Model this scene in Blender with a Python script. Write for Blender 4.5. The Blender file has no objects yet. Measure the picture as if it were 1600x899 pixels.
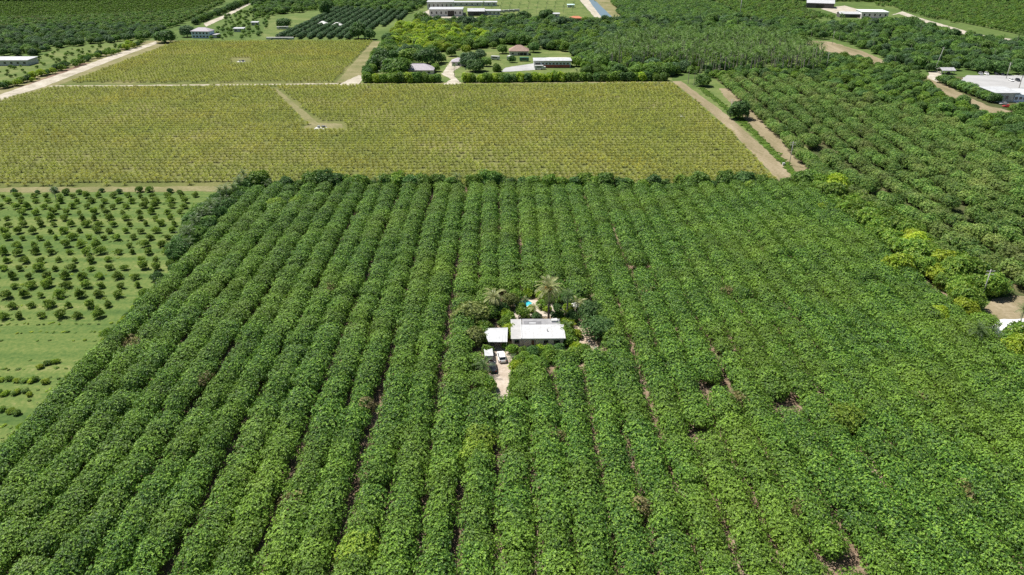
import bpy, bmesh, math, random
import numpy as np

# ------------------------------------------------------------------ camera
H, FPX = 95.0, 1110.0
PITCH = math.atan(561.0 / FPX)
YAW = math.radians(0.69)
scene = bpy.context.scene
COL = scene.collection
cd = bpy.data.cameras.new('camera')
cd.sensor_fit = 'HORIZONTAL'
cd.sensor_width = 36.0
cd.lens = FPX / 1600.0 * 36.0
cd.clip_start = 1.0
cd.clip_end = 20000.0
cam = bpy.data.objects.new('camera', cd)
COL.objects.link(cam)
cam.location = (0, 0, H)
cam.rotation_euler = (math.pi / 2 - PITCH, 0, -YAW)
scene.camera = cam

# ------------------------------------------------------------------ light
SUN_EL, SUN_AZ = math.radians(62), math.radians(-62)      # azimuth from +Y, negative = left
world = bpy.data.worlds.new('World')
scene.world = world
world.use_nodes = True
wn = world.node_tree.nodes
sky = wn.new('ShaderNodeTexSky')
sky.sky_type = 'NISHITA'
sky.sun_disc = False
sky.sun_elevation = SUN_EL
sky.sun_rotation = SUN_AZ
sky.air_density = 1.0
sky.dust_density = 1.0
world.node_tree.links.new(sky.outputs[0], wn['Background'].inputs[0])
wn['Background'].inputs[1].default_value = 0.052
sl = bpy.data.lights.new('sun', 'SUN')
sl.energy = 5.0
sl.angle = math.radians(0.53)
sl.color = (1.0, 0.955, 0.88)
so = bpy.data.objects.new('sun', sl)
COL.objects.link(so)
so.rotation_euler = (math.pi / 2 - SUN_EL, 0, math.pi - SUN_AZ)
so.location = (-100, 100, 300)
vs = scene.view_settings
vs.view_transform = 'Standard'
vs.look = 'None'
vs.exposure = 0.61
vs.gamma = 1.0
vs.use_curve_mapping = False
scene.cycles.max_bounces = 6
scene.cycles.diffuse_bounces = 3
scene.cycles.transmission_bounces = 3
scene.cycles.volume_bounces = 0
scene.cycles.use_denoising = False

# ------------------------------------------------------------------ helpers
rng = np.random.default_rng(7)
random.seed(7)
R = math.radians


def P(px, py, z=0.0):
    """world point at height z behind a pixel of the 1600x899 photograph"""
    s, c = math.sin(YAW), math.cos(YAW)
    cp, sp = math.cos(PITCH), math.sin(PITCH)
    f = (s * cp, c * cp, -sp)
    r = (c, -s, 0)
    u = (s * sp, c * sp, cp)
    d = [f[i] * FPX + r[i] * (px - 800) - u[i] * (py - 449.5) for i in range(3)]
    t = (z - H) / d[2]
    return (d[0] * t, d[1] * t, z)


def mat_nodes(name):
    m = bpy.data.materials.new(name)
    m.use_nodes = True
    nt = m.node_tree
    b = nt.nodes['Principled BSDF']
    return m, nt, b


def c4(c):
    return (c[0], c[1], c[2], 1.0)


def plain(name, col, rough=0.6, metal=0.0, noise=0.12, scale=1.5, spec=0.4):
    m, nt, b = mat_nodes(name)
    g = nt.nodes.new('ShaderNodeNewGeometry')
    n = nt.nodes.new('ShaderNodeTexNoise')
    n.inputs['Scale'].default_value = scale
    n.inputs['Detail'].default_value = 5
    nt.links.new(g.outputs['Position'], n.inputs['Vector'])
    r = nt.nodes.new('ShaderNodeValToRGB')
    r.color_ramp.elements[0].position = 0.3
    r.color_ramp.elements[1].position = 0.7
    r.color_ramp.elements[0].color = c4([x * (1 - noise) for x in col])
    r.color_ramp.elements[1].color = c4([min(1, x * (1 + noise)) for x in col])
    nt.links.new(n.outputs[0], r.inputs[0])
    nt.links.new(r.outputs[0], b.inputs['Base Color'])
    b.inputs['Roughness'].default_value = rough
    b.inputs['Metallic'].default_value = metal
    b.inputs['Specular IOR Level'].default_value = spec
    return m


def foliage(name, dark, mid, light, alt=None, altamt=0.6, noise_scale=0.05, trans=0.22, rough=0.5, rnd=0.25):
    """leaf material: every leaf (mesh island) its own tone, slow drifts of tone over the land"""
    m, nt, b = mat_nodes(name)
    L = nt.links.new
    g = nt.nodes.new('ShaderNodeNewGeometry')
    r = nt.nodes.new('ShaderNodeValToRGB')
    e = r.color_ramp.elements
    e[0].position = 0.0
    e[0].color = c4(dark)
    e[1].position = 1.0
    e[1].color = c4(light)
    x = e.new(0.5)
    x.color = c4(mid)
    L(g.outputs['Random Per Island'], r.inputs[0])
    col = r.outputs[0]
    if alt is not None:
        n = nt.nodes.new('ShaderNodeTexNoise')
        n.inputs['Scale'].default_value = noise_scale
        n.inputs['Detail'].default_value = 4
        n.inputs['Roughness'].default_value = 0.65
        L(g.outputs['Position'], n.inputs['Vector'])
        mr = nt.nodes.new('ShaderNodeMapRange')
        mr.inputs[1].default_value = 0.45
        mr.inputs[2].default_value = 0.68
        mr.inputs[3].default_value = 0.0
        mr.inputs[4].default_value = altamt
        L(n.outputs[0], mr.inputs[0])
        mx = nt.nodes.new('ShaderNodeMix')
        mx.data_type = 'RGBA'
        L(mr.outputs[0], mx.inputs[0])
        L(col, mx.inputs[6])
        mx.inputs[7].default_value = c4(alt)
        col = mx.outputs[2]
    oi = nt.nodes.new('ShaderNodeObjectInfo')
    mr2 = nt.nodes.new('ShaderNodeMapRange')
    mr2.inputs[3].default_value = 1 - rnd
    mr2.inputs[4].default_value = 1 + rnd
    L(oi.outputs['Random'], mr2.inputs[0])
    hs = nt.nodes.new('ShaderNodeHueSaturation')
    L(col, hs.inputs['Color'])
    L(mr2.outputs[0], hs.inputs['Value'])
    L(hs.outputs[0], b.inputs['Base Color'])
    b.inputs['Roughness'].default_value = rough
    b.inputs['Specular IOR Level'].default_value = 0.35
    tr = nt.nodes.new('ShaderNodeBsdfTranslucent')
    L(hs.outputs[0], tr.inputs[0])
    ms = nt.nodes.new('ShaderNodeMixShader')
    ms.inputs[0].default_value = trans
    L(b.outputs[0], ms.inputs[1])
    L(tr.outputs[0], ms.inputs[2])
    L(ms.outputs[0], nt.nodes['Material Output'].inputs[0])
    return m


def ground_mat(name, stops, scale=0.05, fine=0.8, stretch=(1, 1), bump=0.3, mixfine=0.45, detail=6):
    """ground cover: coarse patches and fine grain of the same few tones"""
    m, nt, b = mat_nodes(name)
    L = nt.links.new
    g = nt.nodes.new('ShaderNodeNewGeometry')
    mp = nt.nodes.new('ShaderNodeMapping')
    mp.inputs['Scale'].default_value = (stretch[0], stretch[1], 1)
    L(g.outputs['Position'], mp.inputs[0])
    n1 = nt.nodes.new('ShaderNodeTexNoise')
    n1.inputs['Scale'].default_value = scale
    n1.inputs['Detail'].default_value = detail
    n1.inputs['Roughness'].default_value = 0.6
    L(mp.outputs[0], n1.inputs['Vector'])
    n2 = nt.nodes.new('ShaderNodeTexNoise')
    n2.inputs['Scale'].default_value = fine
    n2.inputs['Detail'].default_value = 6
    n2.inputs['Roughness'].default_value = 0.7
    L(g.outputs['Position'], n2.inputs['Vector'])
    mx = nt.nodes.new('ShaderNodeMix')
    mx.data_type = 'FLOAT'
    mx.inputs[0].default_value = mixfine
    L(n1.outputs[0], mx.inputs[2])
    L(n2.outputs[0], mx.inputs[3])
    r = nt.nodes.new('ShaderNodeValToRGB')
    e = r.color_ramp.elements
    while len(e) < len(stops):
        e.new(0.5)
    for k, (p, c) in enumerate(stops):
        e[k].position = p
        e[k].color = c4(c)
    L(mx.outputs[0], r.inputs[0])
    L(r.outputs[0], b.inputs['Base Color'])
    b.inputs['Roughness'].default_value = 0.95
    b.inputs['Specular IOR Level'].default_value = 0.1
    bp = nt.nodes.new('ShaderNodeBump')
    bp.inputs['Strength'].default_value = bump
    bp.inputs['Distance'].default_value = 0.3
    L(n2.outputs[0], bp.inputs['Height'])
    L(bp.outputs[0], b.inputs['Normal'])
    return m


def mesh_np(name, V, faces, mats, midx=None, smooth=False):
    """V (n,3), faces: list of index arrays (m,k)"""
    me = bpy.data.meshes.new(name)
    V = np.asarray(V, dtype=np.float32)
    loops, starts, tot = [], [], 0
    for Fa in faces:
        Fa = np.asarray(Fa, dtype=np.int32)
        if len(Fa) == 0:
            continue
        k = Fa.shape[1]
        loops.append(Fa.ravel())
        starts.append(tot + np.arange(len(Fa)) * k)
        tot += Fa.size
    loops = np.concatenate(loops)
    starts = np.concatenate(starts).astype(np.int32)
    me.vertices.add(len(V))
    me.vertices.foreach_set('co', V.ravel())
    me.loops.add(len(loops))
    me.loops.foreach_set('vertex_index', loops)
    me.polygons.add(len(starts))
    me.polygons.foreach_set('loop_start', starts)
    for m in mats:
        me.materials.append(m)
    if midx is not None:
        me.polygons.foreach_set('material_index', np.asarray(midx, dtype=np.int32))
    me.polygons.foreach_set('use_smooth', np.full(len(starts), smooth))
    me.update(calc_edges=True)
    return me


def link(name, data, parent=None):
    o = bpy.data.objects.new(name, data)
    COL.objects.link(o)
    if parent is not None:
        o.parent = parent
    return o


def tag(o, label, cat, group=None):
    o['label'] = label
    o['category'] = cat
    if group:
        o['group'] = group
    return o


def thing(name, label, cat, loc=(0, 0, 0), rz=0.0, group=None, scale=None):
    o = link(name, None)
    o.empty_display_size = 0.5
    o.location = loc
    o.rotation_euler = (0, 0, rz)
    if scale is not None:
        o.scale = scale if hasattr(scale, '__len__') else (scale, scale, scale)
    return tag(o, label, cat, group)


class MB:
    """collects boxes, prisms and tubes; build() links them as one mesh object"""

    def __init__(self):
        self.V, self.F = [], []

    def add(self, verts, faces):
        b = len(self.V)
        self.V += [tuple(v) for v in verts]
        self.F += [tuple(b + i for i in f) for f in faces]
        return self

    def box(self, x0, x1, y0, y1, z0, z1):
        return self.add([(x0, y0, z0), (x1, y0, z0), (x1, y1, z0), (x0, y1, z0), (x0, y0, z1), (x1, y0, z1), (x1, y1, z1), (x0, y1, z1)],
                        [(0, 3, 2, 1), (4, 5, 6, 7), (0, 1, 5, 4), (1, 2, 6, 5), (2, 3, 7, 6), (3, 0, 4, 7)])

    def slab(self, pts, th):
        """polygon slab: top outline pts (x,y,z) counter-clockwise, thickness th"""
        n = len(pts)
        v = list(pts) + [(p[0], p[1], p[2] - th) for p in pts]
        f = [tuple(range(n)), tuple(range(2 * n - 1, n - 1, -1))]
        f += [(i, n + i, n + (i + 1) % n, (i + 1) % n) for i in range(n)]
        return self.add(v, f)

    def hip(self, x0, x1, y0, y1, z, h, ov=0.6, th=0.25):
        x0 -= ov; x1 += ov; y0 -= ov; y1 += ov
        w, d = x1 - x0, y1 - y0
        k = min(w, d) / 2
        if w >= d:
            r0, r1 = (x0 + k, (y0 + y1) / 2, z + h), (x1 - k - 0.001, (y0 + y1) / 2, z + h)
        else:
            r0, r1 = ((x0 + x1) / 2, y0 + k, z + h), ((x0 + x1) / 2, y1 - k - 0.001, z + h)
        v = [(x0, y0, z), (x1, y0, z), (x1, y1, z), (x0, y1, z), r0, r1,
             (x0, y0, z - th), (x1, y0, z - th), (x1, y1, z - th), (x0, y1, z - th)]
        if w >= d:
            f = [(0, 1, 5, 4), (1, 2, 5), (2, 3, 4, 5), (3, 0, 4)]
        else:
            f = [(0, 1, 4), (1, 2, 5, 4), (2, 3, 5), (3, 0, 4, 5)]
        f += [(9, 8, 7, 6), (0, 6, 7, 1), (1, 7, 8, 2), (2, 8, 9, 3), (3, 9, 6, 0)]
        return self.add(v, f)

    def gable(self, x0, x1, y0, y1, z, h, th=0.2):
        ym = (y0 + y1) / 2
        v = [(x0, y0, z), (x1, y0, z), (x1, y1, z), (x0, y1, z), (x0, ym, z + h), (x1, ym, z + h)]
        v += [(a, b, c - th) for a, b, c in v]
        f = [(0, 1, 5, 4), (2, 3, 4, 5), (0, 4, 10, 6), (4, 3, 9, 10), (1, 7, 11, 5), (5, 11, 8, 2), (0, 6, 7, 1), (3, 2, 8, 9), (6, 10, 11, 7), (8, 11, 10, 9)]
        return self.add(v, f)

    def tube(self, pts, rads, n=8, cap=True):
        pts = [np.array(p, float) for p in pts]
        b = len(self.V)
        for i, p in enumerate(pts):
            d = pts[min(i + 1, len(pts) - 1)] - pts[max(i - 1, 0)]
            d = d / (np.linalg.norm(d) + 1e-9)
            a = np.cross(d, (0, 1, 0) if abs(d[1]) < 0.9 else (1, 0, 0))
            a /= np.linalg.norm(a)
            c = np.cross(d, a)
            for k in range(n):
                t = 2 * math.pi * k / n
                self.V.append(tuple(p + rads[i] * (math.cos(t) * a + math.sin(t) * c)))
        for i in range(len(pts) - 1):
            for k in range(n):
                k2 = (k + 1) % n
                self.F.append((b + i * n + k, b + i * n + k2, b + (i + 1) * n + k2, b + (i + 1) * n + k))
        if cap:
            self.F.append(tuple(b + (len(pts) - 1) * n + k for k in range(n)))
            self.F.append(tuple(b + k for k in range(n - 1, -1, -1)))
        return self

    def mesh(self, name, mat, smooth=False, bevel=0.0):
        me = bpy.data.meshes.new(name)
        me.from_pydata(self.V, [], self.F)
        if bevel:
            bm = bmesh.new()
            bm.from_mesh(me)
            bmesh.ops.bevel(bm, geom=bm.edges[:], offset=bevel, segments=2, affect='EDGES', clamp_overlap=True)
            bm.to_mesh(me)
            bm.free()
        me.materials.append(mat)
        if smooth:
            me.polygons.foreach_set('use_smooth', np.full(len(me.polygons), True))
        me.update()
        return me

    def build(self, name, mat, parent=None, smooth=False, bevel=0.0):
        return link(name, self.mesh(name, mat, smooth, bevel), parent)


def arrays(mb):
    V = np.array(mb.V, float)
    q = np.array([f for f in mb.F if len(f) == 4], int).reshape(-1, 4)
    t = np.array([f for f in mb.F if len(f) == 3], int).reshape(-1, 3)
    for f in mb.F:
        if len(f) > 4:
            t = np.vstack([t] + [np.array([[f[0], f[i], f[i + 1]]]) for i in range(1, len(f) - 1)])
    return V, q, t


def inpoly(pts, poly):
    pts = np.asarray(pts)
    x, y = pts[:, 0], pts[:, 1]
    c = np.zeros(len(pts), bool)
    n = len(poly)
    for i in range(n):
        x0, y0 = poly[i][:2]
        x1, y1 = poly[(i + 1) % n][:2]
        hit = ((y0 > y) != (y1 > y)) & (x < (x1 - x0) * (y - y0) / (y1 - y0 + 1e-12) + x0)
        c ^= hit
    return c


def pxpoly(*pts):
    return [P(a, b) for a, b in pts]


def to_px(pts):
    """pixel of world points (for deciding which repeats the photograph shows largest)"""
    pts = np.asarray(pts, float)
    s, c = math.sin(YAW), math.cos(YAW)
    cp, sp = math.cos(PITCH), math.sin(PITCH)
    f = np.array((s * cp, c * cp, -sp)); r = np.array((c, -s, 0)); u = np.array((s * sp, c * sp, cp))
    d = pts - np.array((0, 0, H))
    w = d @ f
    return np.stack([800 + FPX * (d @ r) / w, 449.5 - FPX * (d @ u) / w, w], 1)


def sheet(name, poly, mat, z, jitter=0.6, step=4.0):
    """a ground patch with an uneven outline"""
    pts = []
    n = len(poly)
    rr = random.Random(hash(name) % 999 if False else len(name) * 31 + n)
    for i in range(n):
        a, b = poly[i], poly[(i + 1) % n]
        d = math.hypot(b[0] - a[0], b[1] - a[1])
        k = max(1, min(60, int(d / step)))
        for j in range(k):
            t = j / k
            pts.append((a[0] + (b[0] - a[0]) * t + rr.uniform(-jitter, jitter), a[1] + (b[1] - a[1]) * t + rr.uniform(-jitter, jitter), z))
    bm = bmesh.new()
    f = bm.faces.new([bm.verts.new(p) for p in pts])
    if f.normal.z < 0 or True:
        f.normal_update()
        if f.normal.z < 0:
            f.normal_flip()
    bmesh.ops.triangulate(bm, faces=[f])
    me = bpy.data.meshes.new(name)
    bm.to_mesh(me)
    bm.free()
    me.materials.append(mat)
    o = link(name, me)
    o['kind'] = 'structure'
    return o


# ------------------------------------------------------------------ plants
def unit(a):
    return a / (np.linalg.norm(a, axis=-1, keepdims=True) + 1e-9)


def crown_arrays(seed, rx, ry, z0, z1, tufts, leaves, ll, lw, low=-0.35, lobes=9, lobe_amp=0.22, depth=0.25, flat=1.0, sharp=7.0, droop=0.15, core=True, power=2.0):
    """a crown of leaf rosettes spread over and into a lumpy dome, plus an inner leaf mass"""
    g = np.random.default_rng(seed)
    zc, rz = z0 + (z1 - z0) * 0.42, (z1 - z0) * 0.58
    ld = unit(g.normal(size=(lobes, 3)) * np.array([1, 1, 0.7]))
    lw_ = g.uniform(0.35, 1.0, lobes)

    def rad(d):
        v = np.exp((d @ ld.T - 1) * sharp) * lw_
        return 1 - lobe_amp * 0.55 + lobe_amp * v.max(1)
    d = unit(g.normal(size=(tufts * 3, 3)))
    d = d[d[:, 2] > low][:tufts]
    n = len(d)
    sh = (np.abs(d) ** power).sum(1) ** (-1.0 / power)
    r = rad(d) * sh * (1 - depth * g.random(n) ** 1.6) * (1 + 0.04 * g.normal(size=n))
    sc = np.array([rx, ry, rz])
    p = d * r[:, None] * sc + np.array([0, 0, zc])
    p[:, 2] = np.maximum(p[:, 2], 0.25)
    nrm = unit(d / sc + np.array([0, 0, 0.25 / rz]) + 0.30 * g.normal(size=(n, 3)) / sc.mean())
    # rosette of leaves about each normal
    a = unit(np.cross(nrm, g.normal(size=(n, 3))))
    b = np.cross(nrm, a)
    ph = (np.arange(leaves) * 2 * math.pi / leaves)[None, :] + g.uniform(0, 6.28, (n, 1)) + g.normal(size=(n, leaves)) * 0.25
    tl = R(62) + g.normal(size=(n, leaves)) * 0.28
    dirs = (nrm[:, None, :] * np.cos(tl)[..., None] * flat + (a[:, None, :] * np.cos(ph)[..., None] + b[:, None, :] * np.sin(ph)[..., None]) * np.sin(tl)[..., None])
    dirs = unit(dirs)
    side = unit(np.cross(dirs, nrm[:, None, :]))
    lup = np.cross(side, dirs)
    L = ll * g.uniform(0.7, 1.25, (n, leaves))[..., None]
    W = lw * g.uniform(0.8, 1.2, (n, leaves))[..., None]
    base = np.repeat(p[:, None, :], leaves, 1)
    v0 = base
    v1 = base + dirs * L * 0.5 + side * W * 0.5
    v2 = base + dirs * L - lup * L * droop - np.array([0, 0, 1.0]) * L * droop * 0.5
    v3 = base + dirs * L * 0.5 - side * W * 0.5
    V = np.concatenate([p[:, None, :], np.stack([v1, v2, v3], 2).reshape(n, leaves * 3, 3)], 1).reshape(-1, 3)   # leaves of a rosette share their foot
    st = np.arange(n)[:, None] * (leaves * 3 + 1)
    fi = st + 1 + np.arange(leaves)[None, :] * 3
    Q = np.stack([np.repeat(st, leaves, 1), fi, fi + 1, fi + 2], 2).reshape(-1, 4)
    T = np.zeros((0, 3), int)
    if core:
        bm = bmesh.new()
        bmesh.ops.create_icosphere(bm, subdivisions=2, radius=1)
        cv = np.array([v.co[:] for v in bm.verts])
        ct = np.array([[v.index for v in f.verts] for f in bm.faces])
        bm.free()
        cu = unit(cv)
        sh = (np.abs(cu) ** power).sum(1) ** (-1.0 / power)
        cv = cu * (rad(cu) * sh * (1 - depth) * 0.92)[:, None] * sc + np.array([0, 0, zc])
        lowz = z0 + 0.12 * (z1 - z0)
        cv[:, 2] = np.maximum(cv[:, 2], lowz + 0.1 * (cv[:, 2] - lowz))
        T = ct + len(V)
        V = np.vstack([V, cv])
    return V, Q, T


def trunk_arrays(seed, h, r0, spread, limbs=4, zfork=0.35):
    g = random.Random(seed)
    mb = MB()
    zf = h * zfork
    lean = (g.uniform(-.15, .15), g.uniform(-.15, .15))
    mb.tube([(0, 0, -0.15), (0, 0, 0.15), (lean[0] * .5, lean[1] * .5, zf * .6), (lean[0], lean[1], zf)], [r0 * 1.5, r0 * 1.15, r0, r0 * .85], 7)
    for k in range(limbs):
        t = 2 * math.pi * (k + g.uniform(-.25, .25)) / limbs
        x, y = math.cos(t) * spread, math.sin(t) * spread
        mb.tube([(lean[0], lean[1], zf * .9), (x * .4, y * .4, zf + (h - zf) * .35), (x * .9, y * .9, h * g.uniform(.75, .95))], [r0 * .65, r0 * .4, r0 * .12], 5)
    return arrays(mb)


BARK = plain('bark', (0.16, 0.12, 0.085), 0.9, noise=0.35, scale=6)
PALM_BARK = plain('palm_bark', (0.30, 0.27, 0.23), 0.9, noise=0.2, scale=5)


class Kit:
    """a kind of tree: several crown and trunk meshes, and joined ones for masses"""

    def __init__(self, name, leafmat, variants, crown, trunk=None, barkmat=None):
        self.name = name
        self.crowns, self.trunks, self.joined = [], [], []
        barkmat = barkmat or BARK
        self.src = []
        self.arr = []
        for k in range(variants):
            c = crown(k)
            t = trunk(k) if trunk else None
            self.arr.append((c, t))
        self.make(leafmat, barkmat)

    def make(self, leafmat, barkmat):
        for k, (c, t) in enumerate(self.arr):
            V, Q, T = c
            self.crowns.append(mesh_np(self.name + '_crown', V, [Q, T], [leafmat]))
            if t is not None:
                tv, tq, tt = t
                self.trunks.append(mesh_np(self.name + '_trunk', tv, [tq, tt], [barkmat], smooth=True))
                n = len(V)
                mi = np.concatenate([np.zeros(len(Q)), np.ones(len(tq)), np.zeros(len(T)), np.ones(len(tt))])
                jm = mesh_np(self.name + '_whole', np.vstack([V, tv]), [Q, tq + n, T, tt + n], [leafmat, barkmat], mi)
            else:
                self.trunks.append(None)
                jm = self.crowns[-1]
            self.src.append(bpy.data.objects.new(self.name + '_source', jm))   # never linked: only read by the scatter below

    def recolour(self, name, leafmat, barkmat=None):
        k = Kit.__new__(Kit)
        k.name, k.arr, k.crowns, k.trunks, k.joined, k.src = name, self.arr, [], [], [], []
        k.make(leafmat, barkmat or BARK)
        return k

    def one(self, name, label, cat, loc, group=None, rz=None, sc=1.0, k=None, crown_name='crown', trunk_name='trunk'):
        k = random.randrange(len(self.crowns)) if k is None else k % len(self.crowns)
        rz = random.uniform(0, 6.28) if rz is None else rz
        if self.trunks[k] is None:
            o = link(name, self.crowns[k])
            o.location = loc
            o.rotation_euler = (0, 0, rz)
            o.scale = sc if hasattr(sc, '__len__') else (sc, sc, sc)
            return tag(o, label, cat, group)
        o = thing(name, label, cat, loc, rz, group, sc)
        link(trunk_name, self.trunks[k], o)
        link(crown_name, self.crowns[k], o)
        return o


def scatter_group():
    pass


def stuff(name, label, cat, kits, pts, rz, sc, which=None):
    """one object holding a mass of plants (instances on points)"""
    if len(pts) == 0:
        return None
    pts = np.asarray(pts, float)
    srcs = [s for k in kits for s in k.src]
    n = len(pts)
    me = bpy.data.meshes.new(name)
    me.vertices.add(n)
    me.vertices.foreach_set('co', pts.astype(np.float32).ravel())
    g = np.random.default_rng(len(pts))
    if which is None:
        idx = g.integers(0, len(srcs), n)
    else:
        off = np.cumsum([0] + [len(k.src) for k in kits])
        idx = np.array([off[w] + g.integers(0, len(kits[w].src)) for w in which])
    a = me.attributes.new('pick', 'INT', 'POINT'); a.data.foreach_set('value', idx.astype(np.int32))
    a = me.attributes.new('turn', 'FLOAT_VECTOR', 'POINT')
    rot = np.zeros((n, 3), np.float32); rot[:, 2] = rz
    a.data.foreach_set('vector', rot.ravel())
    a = me.attributes.new('size', 'FLOAT_VECTOR', 'POINT')
    s = np.asarray(sc, np.float32)
    s = np.repeat(s[:, None], 3, 1) if s.ndim == 1 else s
    a.data.foreach_set('vector', np.ascontiguousarray(s, np.float32).ravel())
    me.update()
    o = link(name, me)
    ng = bpy.data.node_groups.new(name + '_nodes', 'GeometryNodeTree')
    ng.interface.new_socket('Geometry', in_out='INPUT', socket_type='NodeSocketGeometry')
    ng.interface.new_socket('Geometry', in_out='OUTPUT', socket_type='NodeSocketGeometry')
    N, L = ng.nodes, ng.links.new
    gi, go = N.new('NodeGroupInput'), N.new('NodeGroupOutput')
    jn = N.new('GeometryNodeJoinGeometry')
    for sobj in reversed(srcs):
        oi = N.new('GeometryNodeObjectInfo')
        oi.transform_space = 'ORIGINAL'
        oi.inputs['Object'].default_value = sobj
        oi.inputs['As Instance'].default_value = True
        L(oi.outputs['Geometry'], jn.inputs[0])
    ip = N.new('GeometryNodeInstanceOnPoints')
    ip.inputs['Pick Instance'].default_value = True

    def attr(nm, ty):
        x = N.new('GeometryNodeInputNamedAttribute')
        x.data_type = ty
        x.inputs['Name'].default_value = nm
        return x.outputs[0]
    er = N.new('FunctionNodeEulerToRotation')
    L(attr('turn', 'FLOAT_VECTOR'), er.inputs[0])
    L(gi.outputs[0], ip.inputs['Points'])
    L(jn.outputs[0], ip.inputs['Instance'])
    L(attr('pick', 'INT'), ip.inputs['Instance Index'])
    L(er.outputs[0], ip.inputs['Rotation'])
    L(attr('size', 'FLOAT_VECTOR'), ip.inputs['Scale'])
    L(ip.outputs[0], go.inputs[0])
    md = o.modifiers.new('scatter', 'NODES')
    md.node_group = ng
    tag(o, label, cat)
    o['kind'] = 'stuff'
    return o


def plant_out(name, label, cat, group, mass_name, mass_label, kits, pts, sc, keep, which=None, rz=None):
    """the `keep` plants that show largest become things of their own, the rest one mass"""
    pts = np.asarray(pts, float)
    n = len(pts)
    if n == 0:
        return
    rz = rng.uniform(0, 6.28, n) if rz is None else rz
    sc = np.asarray(sc, float)
    if sc.ndim == 0:
        sc = np.full(n, float(sc))
    which = rng.integers(0, len(kits), n) if which is None else np.asarray(which)
    q = to_px(pts)
    inside = (q[:, 0] > -15) & (q[:, 0] < 1615) & (q[:, 1] > -5) & (q[:, 1] < 925)
    order = np.argsort(np.where(inside, q[:, 2], 1e9 + q[:, 2]))
    first = [i for i in order[:keep] if inside[i]]
    fs = set(first)
    for i in first:
        s = sc[i]
        kits[which[i]].one(name, label, cat, tuple(pts[i]), group, rz[i], tuple(s) if sc.ndim == 2 else float(s))
    rest = [i for i in range(n) if i not in fs]
    if rest:
        stuff(mass_name, mass_label, cat, kits, pts[rest], rz[rest], sc[rest], which[rest])


def area_points(poly, spacing, jit=0.35, exclude=(), seed=1):
    g = np.random.default_rng(seed)
    xs = [p[0] for p in poly]; ys = [p[1] for p in poly]
    X, Y = np.meshgrid(np.arange(min(xs), max(xs), spacing), np.arange(min(ys), max(ys), spacing * 0.87))
    X[1::2] += spacing / 2
    p = np.stack([X.ravel(), Y.ravel()], 1) + g.uniform(-jit, jit, (X.size, 2)) * spacing
    m = inpoly(p, poly)
    for e in exclude:
        m &= ~inpoly(p, e)
    p = p[m]
    return np.column_stack([p, np.zeros(len(p))])


def frond_arrays(L, rise, droop, pairs, ll, lw, vee=0.35, seg=6):
    """one feather frond along +X from the origin: a midrib and leaflets"""
    t = np.linspace(0, 1, pairs + 2)
    # arc: starts at angle rise, bends down by droop
    ang = rise - droop * t ** 1.2
    dx = np.cos(ang); dz = np.sin(ang)
    x = np.concatenate([[0], np.cumsum((dx[1:] + dx[:-1]) / 2)]) * L / (pairs + 1)
    z = np.concatenate([[0], np.cumsum((dz[1:] + dz[:-1]) / 2)]) * L / (pairs + 1)
    V, Q = [], []
    w = 0.018 * L * (1 - 0.85 * t)
    for i in range(len(t)):
        V += [(x[i], -w[i], z[i]), (x[i], w[i], z[i])]
    for i in range(len(t) - 1):
        Q.append((2 * i, 2 * i + 2, 2 * i + 3, 2 * i + 1))
    for i in range(1, len(t) - 1):
        k = ll * L * (0.45 + 0.55 * math.sin(math.pi * min(1, t[i] * 0.8 + 0.18)))
        for s in (-1, 1):
            b = len(V)
            fx, fz = dx[i], dz[i]
            nx, nz = -dz[i], dx[i]
            tip = np.array([x[i], 0, z[i]]) + k * (0.5 * np.array([fx, 0, fz]) + 0.85 * s * np.array([0, 1, 0]) + vee * np.array([nx, 0, nz]) - np.array([0, 0, 0.22]))
            mid = np.array([x[i], 0, z[i]]) + 0.5 * k * (0.45 * np.array([fx, 0, fz]) + 0.9 * s * np.array([0, 1, 0]) + (vee + .1) * np.array([nx, 0, nz]))
            o = np.array([fx, 0, fz]) * lw * L * 0.5
            V += [(x[i], 0, z[i]), tuple(mid - o), tuple(tip), tuple(mid + o)]
            Q.append((b, b + 1, b + 2, b + 3))
    return np.array(V, float), np.array(Q, int)


def rot_frond(V, az, z, roll=0.0):
    c, s = math.cos(az), math.sin(az)
    X = V[:, 0] * c - V[:, 1] * s
    Y = V[:, 0] * s + V[:, 1] * c
    return np.stack([X, Y, V[:, 2] + z], 1)


def palm_arrays(seed, h, n, L, rise=(-0.6, 1.3), droop=1.3, pairs=9, ll=0.24, lw=0.05):
    g = random.Random(seed)
    Vs, Qs, o = [], [], 0
    for k in range(n):
        e = rise[0] + (rise[1] - rise[0]) * ((k + .5) / n) ** 0.8
        V, Q = frond_arrays(L * g.uniform(.85, 1.1), e, droop * g.uniform(.75, 1.2), pairs, ll, lw)
        V = rot_frond(V, k * 2.4 + g.uniform(-.3, .3), h)
        Vs.append(V); Qs.append(Q + o); o += len(V)
    return np.vstack(Vs), np.vstack(Qs), np.zeros((0, 3), int)


def palm_trunk(seed, h, r, bulge=1.0, lean=0.03, shaft=False):
    g = random.Random(seed)
    lx, ly = g.uniform(-lean, lean) * h, g.uniform(-lean, lean) * h
    mb = MB()
    mb.tube([(lx * 0, ly * 0, -.2), (0, 0, .3), (lx * .2, ly * .2, h * .35), (lx * .1, ly * .1, h * .7), (0, 0, h)], [r * 1.5, r * 1.2, r * bulge, r * .9, r * .7], 8)
    return arrays(mb)

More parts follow.
